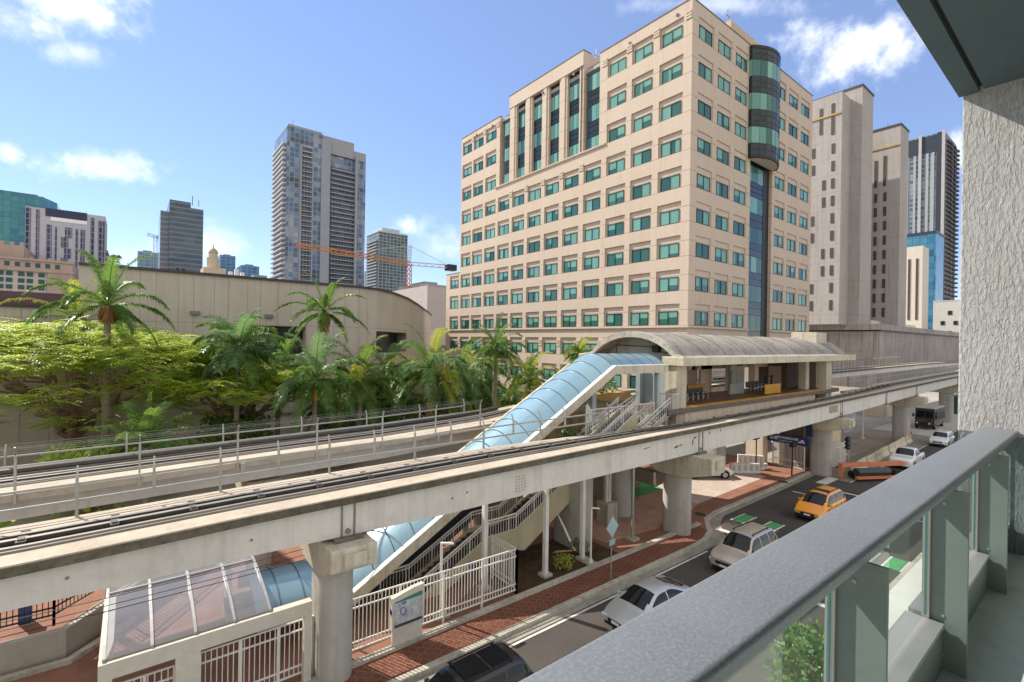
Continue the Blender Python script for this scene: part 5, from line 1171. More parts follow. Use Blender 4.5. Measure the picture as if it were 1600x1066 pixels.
T, x0, x1, z1 = tower('dark_roof_block', 'tan low block with dark tanks on the roof behind the hall', 258, 310, 424, 300, crm, 20, 'building'); sub(T, 'roof_tank', black, (pv(275, 424, 300).x, pv(281, 424, 300).x, 303, 306, z1, z1 + 2.6), (pv(284, 424, 300).x, pv(290, 424, 300).x, 303, 306, z1, z1 + 2.6))
T, x0, x1, z1 = tower('white_gabled_block', 'white block with pointed roof fins right of the domed building', 358, 384, 432, 420, grey_l, 15, 'building'); sub(T, 'roof_fin', mat('louvre_white', (.85, .85, .86), .6), *[(x0 + 4 * i, x0 + 4 * i + 2.5, 421, 425, z1, z1 + 4 + (i % 2) * 2) for i in range(3)])
# right-hand towers
V = 60
rt = cellglass('right_glass', [(.05, .08, .12), (.10, .15, .20), (.22, .27, .32), (.34, .36, .38)], 3.2, 3.6, (.38, .40, .42), .5, .7, .8, .15, .35)
def rtower(name, label, u, v0, v1, depth, z, m_):
    T = thing(name, label, 'skyscraper', (u, v0, 0)); m = MB(); m.box(u, u + depth, v0, v1, 0, z); m.build('wall', m_, T); return T
a = pu(1477, 205, 480)
T = rtower('residential_tower', 'tall grey tower with dark balconies beside the stucco wall', 480, a.y, a.y + 44, 38, a.z, rt)
hh = a.z
sub(T, 'crown_band', mat('navy_band2', (.03, .04, .06), .4), (479.6, 480.2, a.y + .3, a.y + 44, hh - 14, hh - 1)); sub(T, 'white_fin', mat('fin_white', (.42, .41, .42), .6), *[(478.6, 480.3, y, y + 1.8, 0, hh + 1) for y in (a.y - .2, a.y + 13.5)]); sub(T, 'dark_fin', mat('navy_band2', (.03, .04, .06), .4), (478.8, 480.3, a.y + 1.7, a.y + 4.6, 0, hh)); sub(T, 'pale_pier', mat('pier_grey', (.34, .36, .38), .6, var=.1), *[(479.5, 480.2, a.y + y, a.y + y + 1.5, 0, hh - 14) for y in (6.0, 9.4, 17, 21.5, 26)])
bal = []; z = 4.
while z < hh - 6:
    for k in range(6): bal.append((481 + 6.2 * k, 481 + 6.2 * k + 4.6, a.y - 2.2 - .5 * (k % 2), a.y - .02, z, z + 1.15))
    z += 3.5
sub(T, 'balconies', mat('balcony_dark', (.10, .095, .11), .6), *bal, stuff=True); sub(T, 'balcony_wall', mat('balcony_back', (.20, .20, .21), .6), (480.4, 517.9, a.y - .6, a.y - .3, 0, hh - 2))
a = pu(1463, 364, 380); T = rtower('glass_tower', 'blue mirrored glass office block in front of the balconied tower', 380, a.y, a.y + 40, 20, a.z, cellglass('bright_blue', [(.015, .07, .15), (.03, .15, .27), (.07, .22, .34), (.02, .09, .19)], 3.4, 4., (.02, .07, .12), .15, .3, .6, .08, .5, 1.)); sub(T, 'roof_edge', mat('navy_band', (.03, .035, .08), .4), (379.7, 400, a.y - .3, a.y + 40, a.z, a.z + 1.5))
a = pu(1442, 384, 300); T = rtower('slim_block', 'narrow cream block with dark slots beside the blue glass office', 300, a.y, a.y + 40, 12, a.z, mat('slim_cream', (.60, .56, .48), .7, var=.15)); sub(T, 'slot', mat('slot_dark', (.10, .05, .05), .4), *[(299.8, 300.1, a.y + y, a.y + y + .9, 26, a.z - 6) for y in (1.6, 4.6)]); sub(T, 'window_column', dg, (299.8, 300.1, a.y + 9, a.y + 14, 0, a.z - 6)); sub(T, 'windows', mat('slot_dark', (.10, .05, .05), .4), *[(299.8, 300.1, a.y + 1.5, a.y + 4.4, z, z + 2) for z in (8, 12, 16, 20)])
a = pu(1501, 470, 330); b = pu(1458, 480, 330); T = rtower('spotted_block', 'pale grey block with scattered square windows by the stucco wall', 330, a.y - 8, b.y, 25, a.z, mat('spotted_wall', (.56, .55, .53), .8, var=.12)); sub(T, 'window', mat('slot_dark2', (.02, .018, .02), .4), *[(329.8, 330.1, a.y - 4 + 5 * i + 2.2 * (j % 2), a.y - 2.4 + 5 * i + 2.2 * (j % 2), 14 + 5.2 * j, 16 + 5.2 * j) for i in range(5) for j in range(5) if 16 + 5.2 * j < a.z - 1 and a.y - 2 + 5 * i + 2.2 * (j % 2) < b.y - .5], stuff=True); sub(T, 'coping', grey_l, (329.9, 355, a.y - 8.1, b.y + .1, a.z, a.z + .5))
# ================================================================ cranes
orange = mat('crane_orange', (.55, .22, .07), .6, .4); cream = mat('crane_pale', (.6, .55, .45), .6)
def lattice(mb, a, b, w, n):
    a, b = Vector(a), Vector(b); d = (b - a).normalized(); s_ = d.cross(Vector((0, 0, 1))); s_ = s_.normalized() if s_.length > .1 else Vector((1, 0, 0)); t_ = s_.cross(d)
    cs = [s_ * w / 2 + t_ * w / 2, s_ * -w / 2 + t_ * w / 2, s_ * -w / 2 - t_ * w / 2, s_ * w / 2 - t_ * w / 2]; th = w * .12
    for c in cs: mb.bar(a + c, b + c, th)
    for i in range(n):
        p, q = a.lerp(b, i / n), a.lerp(b, (i + 1) / n)
        for k in range(4): mb.bar(p + cs[k], q + cs[(k + 1) % 4], th * .8)
def crane(label, v, xm, ybase, ytop, xj, yj, xc, yc, w, m1, m2, apex=None):
    T0 = pv(xm, ytop, v); T = thing('tower_crane', label, 'crane', (T0.x, v, 0), 'tower cranes on the skyline')
    m = MB(); lattice(m, (T0.x, v, 0), (T0.x, v, T0.z), w, int(T0.z / w / 1.1)); m.build('mast', m1, T)
    J = pv(xj, yj, v); Cc = pv(xc, yc, v)
    m = MB(); lattice(m, (T0.x, v, T0.z), J, w * .8, int((J - T0).length / w / 1.1)); m.build('jib', m1, T)
    m = MB(); lattice(m, (T0.x, v, T0.z), Cc, w * .8, 6); m.build('counter_jib', m2, T); m = MB(); m.box(Cc.x - w, Cc.x + w * 1.5, v - w, v + w, Cc.z - w, Cc.z + w * .5); m.build('counterweight', black, T)
    if apex: 
        A = pv(*apex, v); m = MB(); lattice(m, (T0.x, v, T0.z), A, w * .6, 5); m.bar(A, Cc, .25); m.bar(A, T0.lerp(J, .6), .2); m.build('tie_bars', m2, T)
crane('orange tower crane with its jib across the tall glass tower', 260, 639, 460, 412, 462, 382, 703, 417, 2.4, orange, cream, (641, 384))
crane('small grey crane left of the banded office tower', 560, 243, 415, 370, 230, 366, 252, 372, 2.6, mat('crane_grey', (.35, .35, .33), .6), mat('crane_grey', (.35, .35, .33), .6))
# ================================================================ plants
leaf_p = leafmat('palm_leaf', (.04, .105, .025), (.16, .26, .05)); leaf_y = leafmat('palm_leaf_yellow', (.14, .24, .035), (.40, .38, .06)); leaf_b = leafmat('palm_leaf_blue', (.06, .13, .05), (.18, .29, .11))
leaf_t = leafmat('feathery_leaf', (.22, .36, .045), (.52, .62, .09), .5); leaf_d = leafmat('shade_leaf', (.16, .28, .045), (.42, .55, .09), .5); leaf_s = leafmat('shrub_leaf', (.035, .10, .02), (.14, .24, .04))
barkp = mat('palm_bark', (.30, .25, .20), .9, .2, var=.5, vscale=2., dark=(.10, .08, .06), bump=.5, bscale=15); bark = mat('tree_bark', (.27, .185, .135), .9, .2, var=.5, vscale=2., dark=(.05, .035, .03), bump=.5, bscale=12)
husk = mat('palm_husk', (.34, .18, .07), .9, .2, var=.6, vscale=4., dark=(.12, .06, .03), bump=.6, bscale=20); shaft_y = mat('crownshaft', (.62, .40, .05), .5, .4, var=.5, vscale=2., dark=(.2, .22, .05))
def frond(mb, base, az, el, L, R, width=.55, droop=1.0, nl=26, mi=0):
    """arching rachis with two rows of narrow leaflets"""
    d = Vector((math.cos(az) * math.cos(el), math.sin(az) * math.cos(el), math.sin(el))); p = Vector(base); side = Vector((-math.sin(az), math.cos(az), 0)); pts = [p.copy()]; seg = 9
    for i in range(seg):
        t = i / seg; p = p + d * (L / seg); pts.append(p.copy()); d = (d + Vector((0, 0, -1)) * (droop * (.10 + .30 * t))).normalized()
    mb.tube(pts, [.05 * (1 - .8 * i / seg) for i in range(seg + 1)], 3, False, mi)
    for i in range(nl):
        t = .12 + .88 * i / nl; f = t * seg; k = min(int(f), seg - 1); q = pts[k].lerp(pts[k + 1], f - k); dd = (pts[k + 1] - pts[k]).normalized(); up = side.cross(dd) * -1
        if up.z < 0: up = -up
        l = width * (1 - .75 * abs(t - .4) ** 1.5) * R.uniform(.85, 1.15) * (1 if t < .85 else .75)
        for s in (-1, 1):
            ld = (side * s * .85 + dd * .55 + up * R.uniform(-.1, .35)).normalized(); w = dd * .028 + up * .010
            tip = q + ld * l + Vector((0, 0, -l * .42 * R.uniform(.6, 1.3))); mid = q + ld * l * .55
            mb.add([q - w, q + w, mid + w * 1.2, tip, mid - w * 1.2], [(0, 1, 2, 3, 4)], mi)
def palm(label, base, crown, R_, nf=18, L=3.2, mats=(leaf_p,), trunk_r=.22, skirt=0, shaft=None, droop=1.0, low=-.5, group='palms behind the tracks', lean=0., wid=.62, nl=26):
    T = thing('palm_tree', label, 'palm', (base[0], base[1], 0), group); R = random.Random(R_)
    b, c = Vector((base[0], base[1], 0)), Vector(crown)
    n = 8; path = [b.lerp(c, i / n) + Vector((0, 0, 0)) for i in range(n + 1)]
    m = MB(); m.tube(path, [trunk_r * (1.25 - .4 * i / n) for i in range(n + 1)], 9); m.build('trunk', barkp, T, smooth=True)
    if shaft: m = MB(); m.tube([c + Vector((0, 0, -shaft)), c + Vector((0, 0, -shaft * .5)), c + Vector((0, 0, .1))], [trunk_r * 1.02, trunk_r * 1.1, trunk_r * .6], 9); m.build('crownshaft', shaft_y, T, smooth=True)
    if skirt:
        m = MB()
        for i in range(110):
            a = R.uniform(0, 6.28); z = R.uniform(0, skirt); r0 = trunk_r * (1.0 + .9 * (1 - z / skirt)); q = c + Vector((math.cos(a) * r0, math.sin(a) * r0, -z)); o_ = Vector((math.cos(a), math.sin(a), 0)); s_ = Vector((-math.sin(a), math.cos(a), 0)) * .08
            m.add([q - s_, q + s_, q + o_ * .22 + s_ * .5 + Vector((0, 0, -.75)), q + o_ * .22 - s_ * .5 + Vector((0, 0, -.75))], [(0, 1, 2, 3)])
        m.build('husk_skirt', husk, T, fix=False)
    m = MB()
    for i in range(nf):
        t = i / nf; el_ = 1.42 - (1.42 - low) * t ** .9 + R.uniform(-.12, .12); az_ = i * 2.399 + R.uniform(-.25, .25)
        frond(m, c + Vector((0, 0, .05)), az_, el_, L * R.uniform(.85, 1.1), R, wid, droop, nl, R.randrange(len(mats)))
    m.build('crown', mats, T, fix=False); return T
def palm_px(label, px, py, v, seed, **k):
    k['L'] = k.get('L', 3.2) * 1.3; k['wid'] = k.get('wid', .62) * 1.15; k['nf'] = int(k.get('nf', 18) * 1.3); k['nl'] = int(k.get('nl', 26) * 1.6)
    c = pv(px, py, v); bx = k.pop('dx', 0.); return palm(label, (c.x + bx, c.y + .3), c, seed, **k)
palm_px('tall dark palm rising highest above the feathery tree at the left', 168, 478, 50, 1, nf=11, L=3.9, wid=.62, low=-.45, droop=.95, trunk_r=.26, mats=(leaf_p,), nl=48, skirt=.8)
palm_px('tall dark palm in front of the beige hall, with a brown skirt', 507, 488, 55, 2, nf=14, L=4.1, wid=.55, low=-.5, droop=.8, trunk_r=.26, nl=46, skirt=2.0)
palm_px('palm with a bright yellow crownshaft left of centre', 493, 592, 46, 3, nf=20, L=4.3, wid=.85, low=-.75, shaft=2.0, mats=(leaf_p, leaf_p, leaf_b), nl=34)
palm_px('palm with a slim grey trunk right of the yellow-shafted palm', 563, 590, 48, 4, nf=20, L=4.3, wid=.9, low=-.75, mats=(leaf_p, leaf_y, leaf_p), nl=34)
palm_px('palm with an orange husk-covered trunk, largest of the row', 672, 578, 50, 5, nf=26, L=5.0, wid=.95, low=-.75, skirt=5.5, trunk_r=.42, mats=(leaf_p, leaf_p, leaf_y, leaf_b), nl=36)
palm_px('tall dark-crowned palm standing highest near the office building', 775, 545, 55, 6, nf=20, L=4.2, wid=.8, low=-.8, trunk_r=.3, nl=32)
palm_px('leafy palm between the husk-trunk palm and the tall dark palm', 722, 588, 53, 7, nf=20, L=4.3, wid=.9, low=-.7, mats=(leaf_b, leaf_p), nl=32)
palm_px('palm nearest the top of the glass canopy', 828, 590, 58, 8, nf=20, L=4.3, wid=.9, low=-.7, mats=(leaf_p, leaf_y, leaf_p), nl=32)
palm_px('drooping blue-green palm left of the hall opening', 372, 545, 50, 9, nf=22, L=3.6, wid=1.0, low=-.6, mats=(leaf_b, leaf_p), nl=36)
palm_px('short palm against the hall wall behind the yellow-shafted palm', 436, 575, 56, 10, nf=18, L=4.0, wid=.9, low=-.7, mats=(leaf_b, leaf_p), nl=30)
palm_px('low dark palm left of the husk-trunk palm', 622, 625, 54, 11, nf=18, L=3.8, wid=.9, low=-.9, nl=30)
palm_px('low palm between the trunks behind the far track', 745, 622, 60, 12, nf=18, L=4.2, wid=.9, low=-.8, mats=(leaf_p, leaf_y), nl=30)
palm_px('low palm behind the glass canopy, right end of the row', 800, 622, 64, 13, nf=18, L=4.0, wid=.9, low=-.7, mats=(leaf_p,), nl=30)
palm_px('small dark palm showing between the office wall and the station arch', 905, 553, 46, 14, nf=14, L=2.2, wid=.7, low=-.5, mats=(leaf_p, leaf_y), nl=24)
palm_px('young bright fan of palm leaves under the feathery tree', 228, 700, 40, 15, nf=12, L=2.7, wid=.7, low=.1, droop=.6, trunk_r=.12, mats=(leaf_p,), nl=34)
palm_px('low palm below the left end of the feathery crown', 118, 500, 62, 16, nf=12, L=4.6, wid=.6, low=-.4, mats=(leaf_p, leaf_y), nl=36)
palm_px('full green palm filling the gap left of the husk-trunk palm', 606, 588, 60, 21, nf=20, L=4.2, wid=.9, low=-.7, mats=(leaf_p, leaf_b), nl=30)
palm_px('bright palm in front of the office wall, right of the leafy palm', 748, 582, 62, 22, nf=20, L=4.2, wid=.9, low=-.7, mats=(leaf_y, leaf_p, leaf_p), nl=30)
palm_px('low spreading palm at the foot of the hall, right of the yellow-shafted palm', 530, 640, 52, 23, nf=18, L=3.8, wid=.9, low=-.7, mats=(leaf_p, leaf_b), nl=28)
palm_px('low palm between the husk-trunk palm and the parked car', 700, 628, 56, 24, nf=18, L=3.8, wid=.9, low=-.8, mats=(leaf_p, leaf_y), nl=28)
def limb(mb, a, b, r0, r1, R, n=6, wob=.25):
    a, b = Vector(a), Vector(b); L = (b - a).length; P = []
    for i in range(n + 1):
        t = i / n; j = Vector((R.uniform(-1, 1), R.uniform(-1, 1), R.uniform(-.6, .9))) * L * wob * .25 * math.sin(math.pi * t); P.append(a.lerp(b, t) + j)
    mb.tube(P, [r0 + (r1 - r0) * i / n for i in range(n + 1)], 7); return P
def spray(mb, p, rad, n, R, mi_w, size=.42):
    """flat feathery tuft: narrow leaflets in pairs along short drooping stalks"""
    for i in range(n):
        a = R.uniform(0, 6.283); d = Vector((math.cos(a), math.sin(a), R.uniform(-.12, .25))); s = Vector((-math.sin(a), math.cos(a), R.uniform(-.2, .2))); q0 = p + Vector((R.gauss(0, rad * .45), R.gauss(0, rad * .45), R.gauss(0, rad * .10))); L = R.uniform(.7, 1.3); mi = 0 if R.random() < mi_w else 1
        for k in range(5):
            t = (k + .6) / 5; q = q0 + d * L * t + Vector((0, 0, -.3 * t * t)); w = size * (1.1 - .6 * t)
            for sg in (-1, 1):
                e = q + s * sg * w + d * .12 + Vector((0, 0, -.06)); h_ = d * .055
                mb.add([q - h_, q + h_, e + h_ * .6, e - h_ * .6], [(0, 1, 2, 3)], mi)
def feather_tree(label, base, cz, rad, seed, nl=9, forks=None):
    R = random.Random(seed); b = Vector((*base, 0)); T = thing('feathery_tree', label, 'tree', (*base, 0)); tr = MB(); cr_ = MB(); tips = []
    fork = b + Vector((.6, .3, 3.4)); limb(tr, b, fork, .62, .5, R, 5, .12)
    for i in range(nl):
        a = 6.283 * i / nl + R.uniform(-.25, .25); r = rad * R.uniform(.35, .6); e1 = fork + Vector((math.cos(a) * r * .8, math.sin(a) * r * .8, (cz - 3.4) * R.uniform(.4, .62)))
        P = limb(tr, fork, e1, .38, .2, R, 7, .5)
        for j in range(4):
            a2 = a + R.uniform(-.9, .9); r2 = rad * R.uniform(.3, .62); e2 = e1 + Vector((math.cos(a2) * r2, math.sin(a2) * r2, 0)); rr = (Vector((e2.x - b.x, e2.y - b.y, 0))).length
            e2.z = cz * (1 - .16 * (rr / rad) ** 2) - R.uniform(.2, 2.2) * (1.4 if j % 2 else .6); limb(tr, P[R.randrange(4, 8)], e2, .12, .05, R, 6, .5); tips.append(e2)
            for q in range(3):
                a3 = a2 + R.uniform(-1.3, 1.3); e3 = e2 + Vector((math.cos(a3), math.sin(a3), 0)) * R.uniform(.8, 2.4) + Vector((0, 0, R.uniform(-.5, .7))); limb(tr, e2.lerp(e1, R.uniform(0, .4)), e3, .045, .015, R, 4, .5); tips.append(e3)
    tr.build('trunk', bark, T, smooth=True)
    for p in tips: spray(cr_, p, 1.1, 12, R, .7 if p.z > cz - 1.9 else .4, .34)
    N = int(8 * rad * rad)
    for i in range(N):
        a = R.uniform(0, 6.283); r = rad * 1.03 * math.sqrt(R.random()); q = b + Vector((math.cos(a) * r, math.sin(a) * r, 0)); n_ = mnoise.noise(q * .28 + Vector((seed, 0, 0)))
        if n_ < -.16 and R.random() < .8: continue
        q.z = cz * (1 - .19 * (r / rad) ** 2) + n_ * 1.5 - abs(R.gauss(0, .95)) + .35; spray(cr_, q, .85, 10, R, .85, .27)
    for i in range(int(.9 * rad * rad)):
        a = R.uniform(0, 6.283); r = rad * math.sqrt(R.random()); spray(cr_, b + Vector((math.cos(a) * r, math.sin(a) * r, cz * R.uniform(.32, .85))), .9, 10, R, .35, .33)
    cr_.build('crown', (leaf_t, leaf_d), T, fix=False); return T
bt = pz(112, 745, 0)
feather_tree('broad feathery tree with a flat yellow-green crown filling the left side', (bt.x - .6, bt.y), 13.1, 11.2, 4)
bt2 = pz(372, 700, 0); feather_tree('smaller feathery tree right of the broad one, leaning over the far track', (bt2.x - 1.5, bt2.y - 8), 9.9, 7.0, 11, 7)
def shrub(name, label, c, rad, h, n, seed, m_=None, cat='shrub', size=.10):
    R = random.Random(seed); T = thing(name, label, cat, (c[0], c[1], c[2])); st = MB(); lf = MB(); C0 = Vector(c)
    for i in range(max(6, n // 60)):
        a = R.uniform(0, 6.28); e = C0 + Vector((math.cos(a) * rad * R.uniform(.2, .8), math.sin(a) * rad * R.uniform(.2, .8), h * R.uniform(.5, .95))); limb(st, C0, e, .035 * h, .008, R, 4, .4)
    for i in range(n):
        a = R.uniform(0, 6.28); z = R.random() ** .8; r = rad * math.sqrt(R.random()) * (1 - .45 * abs(z - .5)); p = C0 + Vector((math.cos(a) * r, math.sin(a) * r, h * (.15 + .85 * z))); d = Vector((R.gauss(0, 1), R.gauss(0, 1), R.gauss(.3, .7))).normalized(); s = d.orthogonal().normalized() * size * .45; l = size * R.uniform(.9, 1.8)
        lf.add([p, p + d * l * .5 + s, p + d * l, p + d * l * .5 - s], [(0, 1, 2, 3)])
    st.build('stems', bark, T); lf.build('foliage', m_ or leaf_s, T, fix=False); return T
shrub('shrub', 'bright green shrub in the planting bed between the pale posts', (18.6, 18.7, .16), .6, .7, 260, 3, leaf_y); shrub('shrub', 'dark green shrub at the foot of the wall pier', (20.6, 19.4, .16), .7, .8, 220, 4)
shrub('shrub', 'green shrub growing in the ochre planter', (30.2, 26.4, 8.2), 1.5, 1.3, 500, 5, leaf_s, size=.16); shrub('shrub', 'dark shrub at the foot of the white pickets', (22.6, 22.3, 5.6), 1.0, 1.1, 260, 6, size=.16)
shrub('street_tree', 'small leafy tree on the near pavement seen through the balcony glass', (17.6, 6.4, .14), 1.1, 2.9, 1100, 7, leaf_s, 'tree', .17)
shrub('hedge_plant', 'dark bush below the far track at the left edge', (-7, 37, 0), 2.2, 4.5, 900, 8, leaf_d, 'shrub', .3); shrub('hedge_plant', 'dark bush by the hall wall left of the smaller feathery tree', (2.5, 47, 0), 1.8, 3.5, 700, 9, leaf_p, 'shrub', .3); shrub('hedge_plant', 'low dark bush under the yellow-shafted palm', (16, 47, 0), 2.4, 3.0, 700, 10, leaf_p, 'shrub', .3); shrub('hedge_plant', 'dark bush mass behind the husk-trunk palm', (26, 60, 0), 4.5, 7.0, 1800, 31, leaf_p, 'shrub', .42); shrub('hedge_plant', 'dark bush mass behind the slim-trunked palm right of the yellow shaft', (20, 58, 0), 3.5, 6.0, 1400, 32, leaf_p, 'shrub', .42)
shrub('hedge_plant', 'dark understory bush between the two feathery tree trunks', (-2, 44, 0), 3.2, 4.6, 1300, 33, leaf_d, 'shrub', .32); shrub('hedge_plant', 'leafy understory bush left of the broad feathery trunk', (-12, 41, 0), 3.2, 5.5, 1300, 34, leaf_p, 'shrub', .34); shrub('hedge_plant', 'leafy bush under the smaller feathery tree, beside the hall wall', (8, 52, 0), 3.4, 5.0, 1300, 35, leaf_p, 'shrub', .34)
shrub('hedge_plant', 'round bush behind the upper end of the glass canopy', (41, 60, 0), 3.5, 7.5, 1500, 12, leaf_p, 'shrub', .4); shrub('hedge_plant', 'bush between the palm trunks beside the parked car', (33, 60, 0), 3.0, 5.0, 900, 13, leaf_p, 'shrub', .4)
# ================================================================ vehicles
glassc = mat('car_glass', (.008, .011, .012), .05, .45, var=0); tyre = mat('tyre', (.02, .02, .02), .85, .2, var=0.); rim = mat('rim', (.45, .45, .46), .3, .5, .8, var=0.); lampw = mat('headlamp', (.62, .64, .66), .1, .8, var=0.); tail = mat('tail_lamp', (.3, .01, .01), .2, .6, var=0.); trim = mat('car_trim', (.015, .015, .016), .5, .4, var=0.); plate_ = mat('plate_white', (.7, .7, .68), .5, var=0.)
def carpaint(name, c, metal=.0): return mat(name, c, .28, .5, metal, var=.1, vscale=2., coat=.6)
def vehicle(name, label, cat, paint, loc, rz, L, Wd, Hh, belt, prof, wx, roofx, wr=.34, rails=False, tum=.2, group=None, bed=None, nose=.5, wheelx=(.31, -.29)):
    """prof: (x, height) side outline from tail to nose; wx: side window x ranges; roofx: rear and front ends of the flat roof"""
    T = thing(name, label, cat, (0, 0, 0), group); OFF[T.name] = Vector((0, 0, 0)); w = Wd / 2; l = L / 2
    def h0(x): return lerp(prof, x)
    def hh(x): return sum(h0(min(l, max(-l, x + d))) for d in (-.12, -.06, 0, .06, .12)) / 5
    def wd(x):
        t = max(0, (abs(x) - .66 * l) / (.34 * l)); return w * (1 - (.16 if x > 0 else .10) * t ** 2.2)
    def zb(x): t = max(0, (abs(x) - .86 * l) / (.14 * l)); return .2 + .16 * t
    def sec(x):
        h = hh(x); b = min(belt, h - .03); g = max(0., min(1., (h - belt) / (Hh - belt))); k = wd(x); z0 = zb(x); s = .93 * k
        return [(0, z0), (.82 * k, z0), (.965 * k, z0 + .09), (1.0 * k, z0 + (b - z0) * .42), (.995 * k, z0 + (b - z0) * .72), (.97 * k, b - .05), (s, b), (s - tum * .05 * k * g, b + .012 + (h - b) * .04), (s - tum * .5 * k * g, b + (h - b) * .5), (s - tum * k * g, h - .11 * g - .012), (s - (tum + .05) * k * g - .03 * k, h - .035 * g), (s * .82 - (tum + .03) * k * g, h), (.35 * k, h + .02), (0, h + .025)]
    xs = [-l + L * i / 44 for i in range(45)]
    rings = []
    for x in [-l + .001] + xs[1:-1] + [l - .001]:
        hf = sec(x)
        if abs(x) > l - .01: hf = [(y * .9, z * .96 + .02) for y, z in hf]
        rings.append([(x, a, b) for a, b in hf] + [(x, -a, b) for a, b in reversed(hf[1:-1])])
    m = MB(); m.loft(rings); m.build('body', paint, T, smooth=True, ang=38)
    def screen(nm, xa, xb, frac, n=8):
        m = MB(); R_ = []
        for i in range(n + 1):
            x = xa + (xb - xa) * i / n; hf = sec(x); sl = (hh(x + .03) - hh(x - .03)) / .06; nn = Vector((-sl, 0, 1)).normalized() * .012; yt = hf[10][0] * frac
            R_.append([Vector((x, yt * t, hf[11][1] + (hf[13][1] - hf[11][1]) * (1 - abs(t)) * .9 - (.025 if abs(t) > .9 else 0))) + nn for t in (-1, -.6, 0, .6, 1)])
        m.loft(R_, False, False); m.build(nm, glassc, T, smooth=True)
    fx = [x for x in xs if x > roofx[1] and hh(x) > belt + .04]; rx = [x for x in xs if x < roofx[0] and hh(x) > belt + .05]
    screen('windscreen', roofx[1] + .04, fx[-1] + .02, .97)
    if rx and roofx[0] - rx[0] > .1: screen('rear_window', rx[0], roofx[0] - .04, .9)
    for s in (-1, 1):
        for x0, x1 in wx:
            m = MB(); R_ = []; n = 10
            for i in range(n + 1):
                x = x0 + (x1 - x0) * i / n; hf = sec(x); zt_ = min(Hh - .13, hh(x) - .12); z0 = belt + .05
                if zt_ < z0 + .02: continue
                def yy(z):
                    for (ya, za), (yb, zb__) in zip(hf[7:10], hf[8:11]):
                        if z <= zb__: return ya + (yb - ya) * max(0, (z - za)) / max(1e-4, zb__ - za)
                    return hf[9][0]
                R_.append([Vector((x, s * (yy(z) + .012), z)) for z in (z0, (z0 + zt_) / 2, zt_)])
            if len(R_) > 1: m.loft(R_, False, False); m.build('side_window', glassc, T)
        m = MB(); x = wx[-1][1] - .18; m.box(x - .09, x + .07, s * (w * .95), s * (w * .95) + s * .2, belt - .02, belt + .13); m.build('mirror', paint, T, bevel=.03)
        m = MB(); m.box(l - .42, l - .035, s * w * .70 - .17, s * w * .70 + .15, hh(l - .1) * nose + .16, hh(l - .1) * nose + .32); m.build('headlight', lampw, T, bevel=.03)
        m = MB(); m.box(-l - .005, -l + .2, s * w * .78 - .12, s * w * .78 + .1, belt * .66, belt * .9); m.build('tail_light', tail, T, bevel=.02)
        for xx in {x1 + .03 for x0, x1 in wx} | {wx[0][0] + .25}:
            m = MB(); m.box(xx - .008, xx + .008, s * (w * .99) - .012, s * (w * 1.0) + .006, .36, belt - .10); m.build('door_seam', trim, T)
        for x0, x1 in wx[-2:]: m = MB(); m.box(x0 + .08, x0 + .26, s * w - .01, s * w + .03, belt - .19, belt - .15); m.build('door_handle', paint, T)
        for x in (L * wheelx[0], L * wheelx[1]):
            m = MB(); m.cyl((x, s * (w - .2), wr + .02), (x, s * (w + .006), wr + .02), wr + .07, 22); m.build('wheel_arch', trim, T)
            m = MB(); m.cyl((x, s * (w - .22), wr), (x, s * (w + .015), wr), wr, 22); wh = m.build('wheel', tyre, T); m = MB(); m.cyl((x, s * (w - .02), wr), (x, s * (w + .03), wr), wr * .66, 16)
            m.build('rim', rim, wh)
    n0 = hh(l - .1) * nose
    m = MB(); m.box(l - .1, l + .012, -w * .46, w * .46, n0 + .1, n0 + .27); m.build('grille', trim, T, bevel=.01)
    m = MB(); m.box(l - .2, l + .015, -w * .66, w * .66, .30, .43); m.build('lower_grille', trim, T, bevel=.02); m = MB(); m.box(-l - .012, -l + .2, -w * .7, w * .7, .34, .48); m.build('bumper_trim', trim, T, bevel=.02)
    m = MB(); m.box(l - .01, l + .03, -.2, .2, .46, .57); m.build('plate', plate_, T)
    for s in (-1, 1):
        if rails: m = MB(); yr = sec((roofx[0] + roofx[1]) / 2)[10][0] * .93; m.bar((roofx[0] + .2, s * yr, Hh + .05), (roofx[1] - .1, s * yr, Hh + .05), .04); m.box(roofx[0] + .25, roofx[0] + .33, s * yr - .02, s * yr + .02, Hh - .05, Hh + .05); m.box(roofx[1] - .25, roofx[1] - .17, s * yr - .02, s * yr + .02, Hh - .05, Hh + .05); m.build('roof_rail', trim, T)
    if bed: m = MB(); m.box(bed[0], bed[1], -w * .78, w * .78, belt + .0, belt + .03); m.build('bed', trim, T)
    T.location = loc; T.rotation_euler = (0, 0, rz); return T
PROF_SUV = lambda l, H, b, hood: [(-l, b * .72), (-l + .04, b * .98), (-l + .14, b + .03), (-l + .42, H - .06), (-l + .75, H - .01), (-.6, H), (.25, H - .015), (.62, H - .09), (1.22, b + .06), (1.36, hood), (l - .45, hood - .07), (l - .14, hood - .17), (l, hood - .34)]
PROF_CAR = lambda l, H, b, hood: [(-l, b * .70), (-l + .05, b * .96), (-l + .3, b + .07), (-l + .62, b + .10), (-1.05, H - .13), (-.7, H - .02), (-.2, H), (.2, H - .02), (.5, H - .1), (1.32, b + .05), (1.42, hood), (l - .6, hood - .09), (l - .2, hood - .2), (l, hood - .36)]
PROF_VAN = lambda l, H, b, hood: [(-l, b * .72), (-l + .04, b * .98), (-l + .12, b + .06), (-l + .4, H - .08), (-l + .7, H - .02), (-.6, H), (.3, H - .02), (.7, H - .10), (1.65, b + .05), (1.78, hood), (l - .35, hood - .12), (l - .12, hood - .22), (l, hood - .36)]
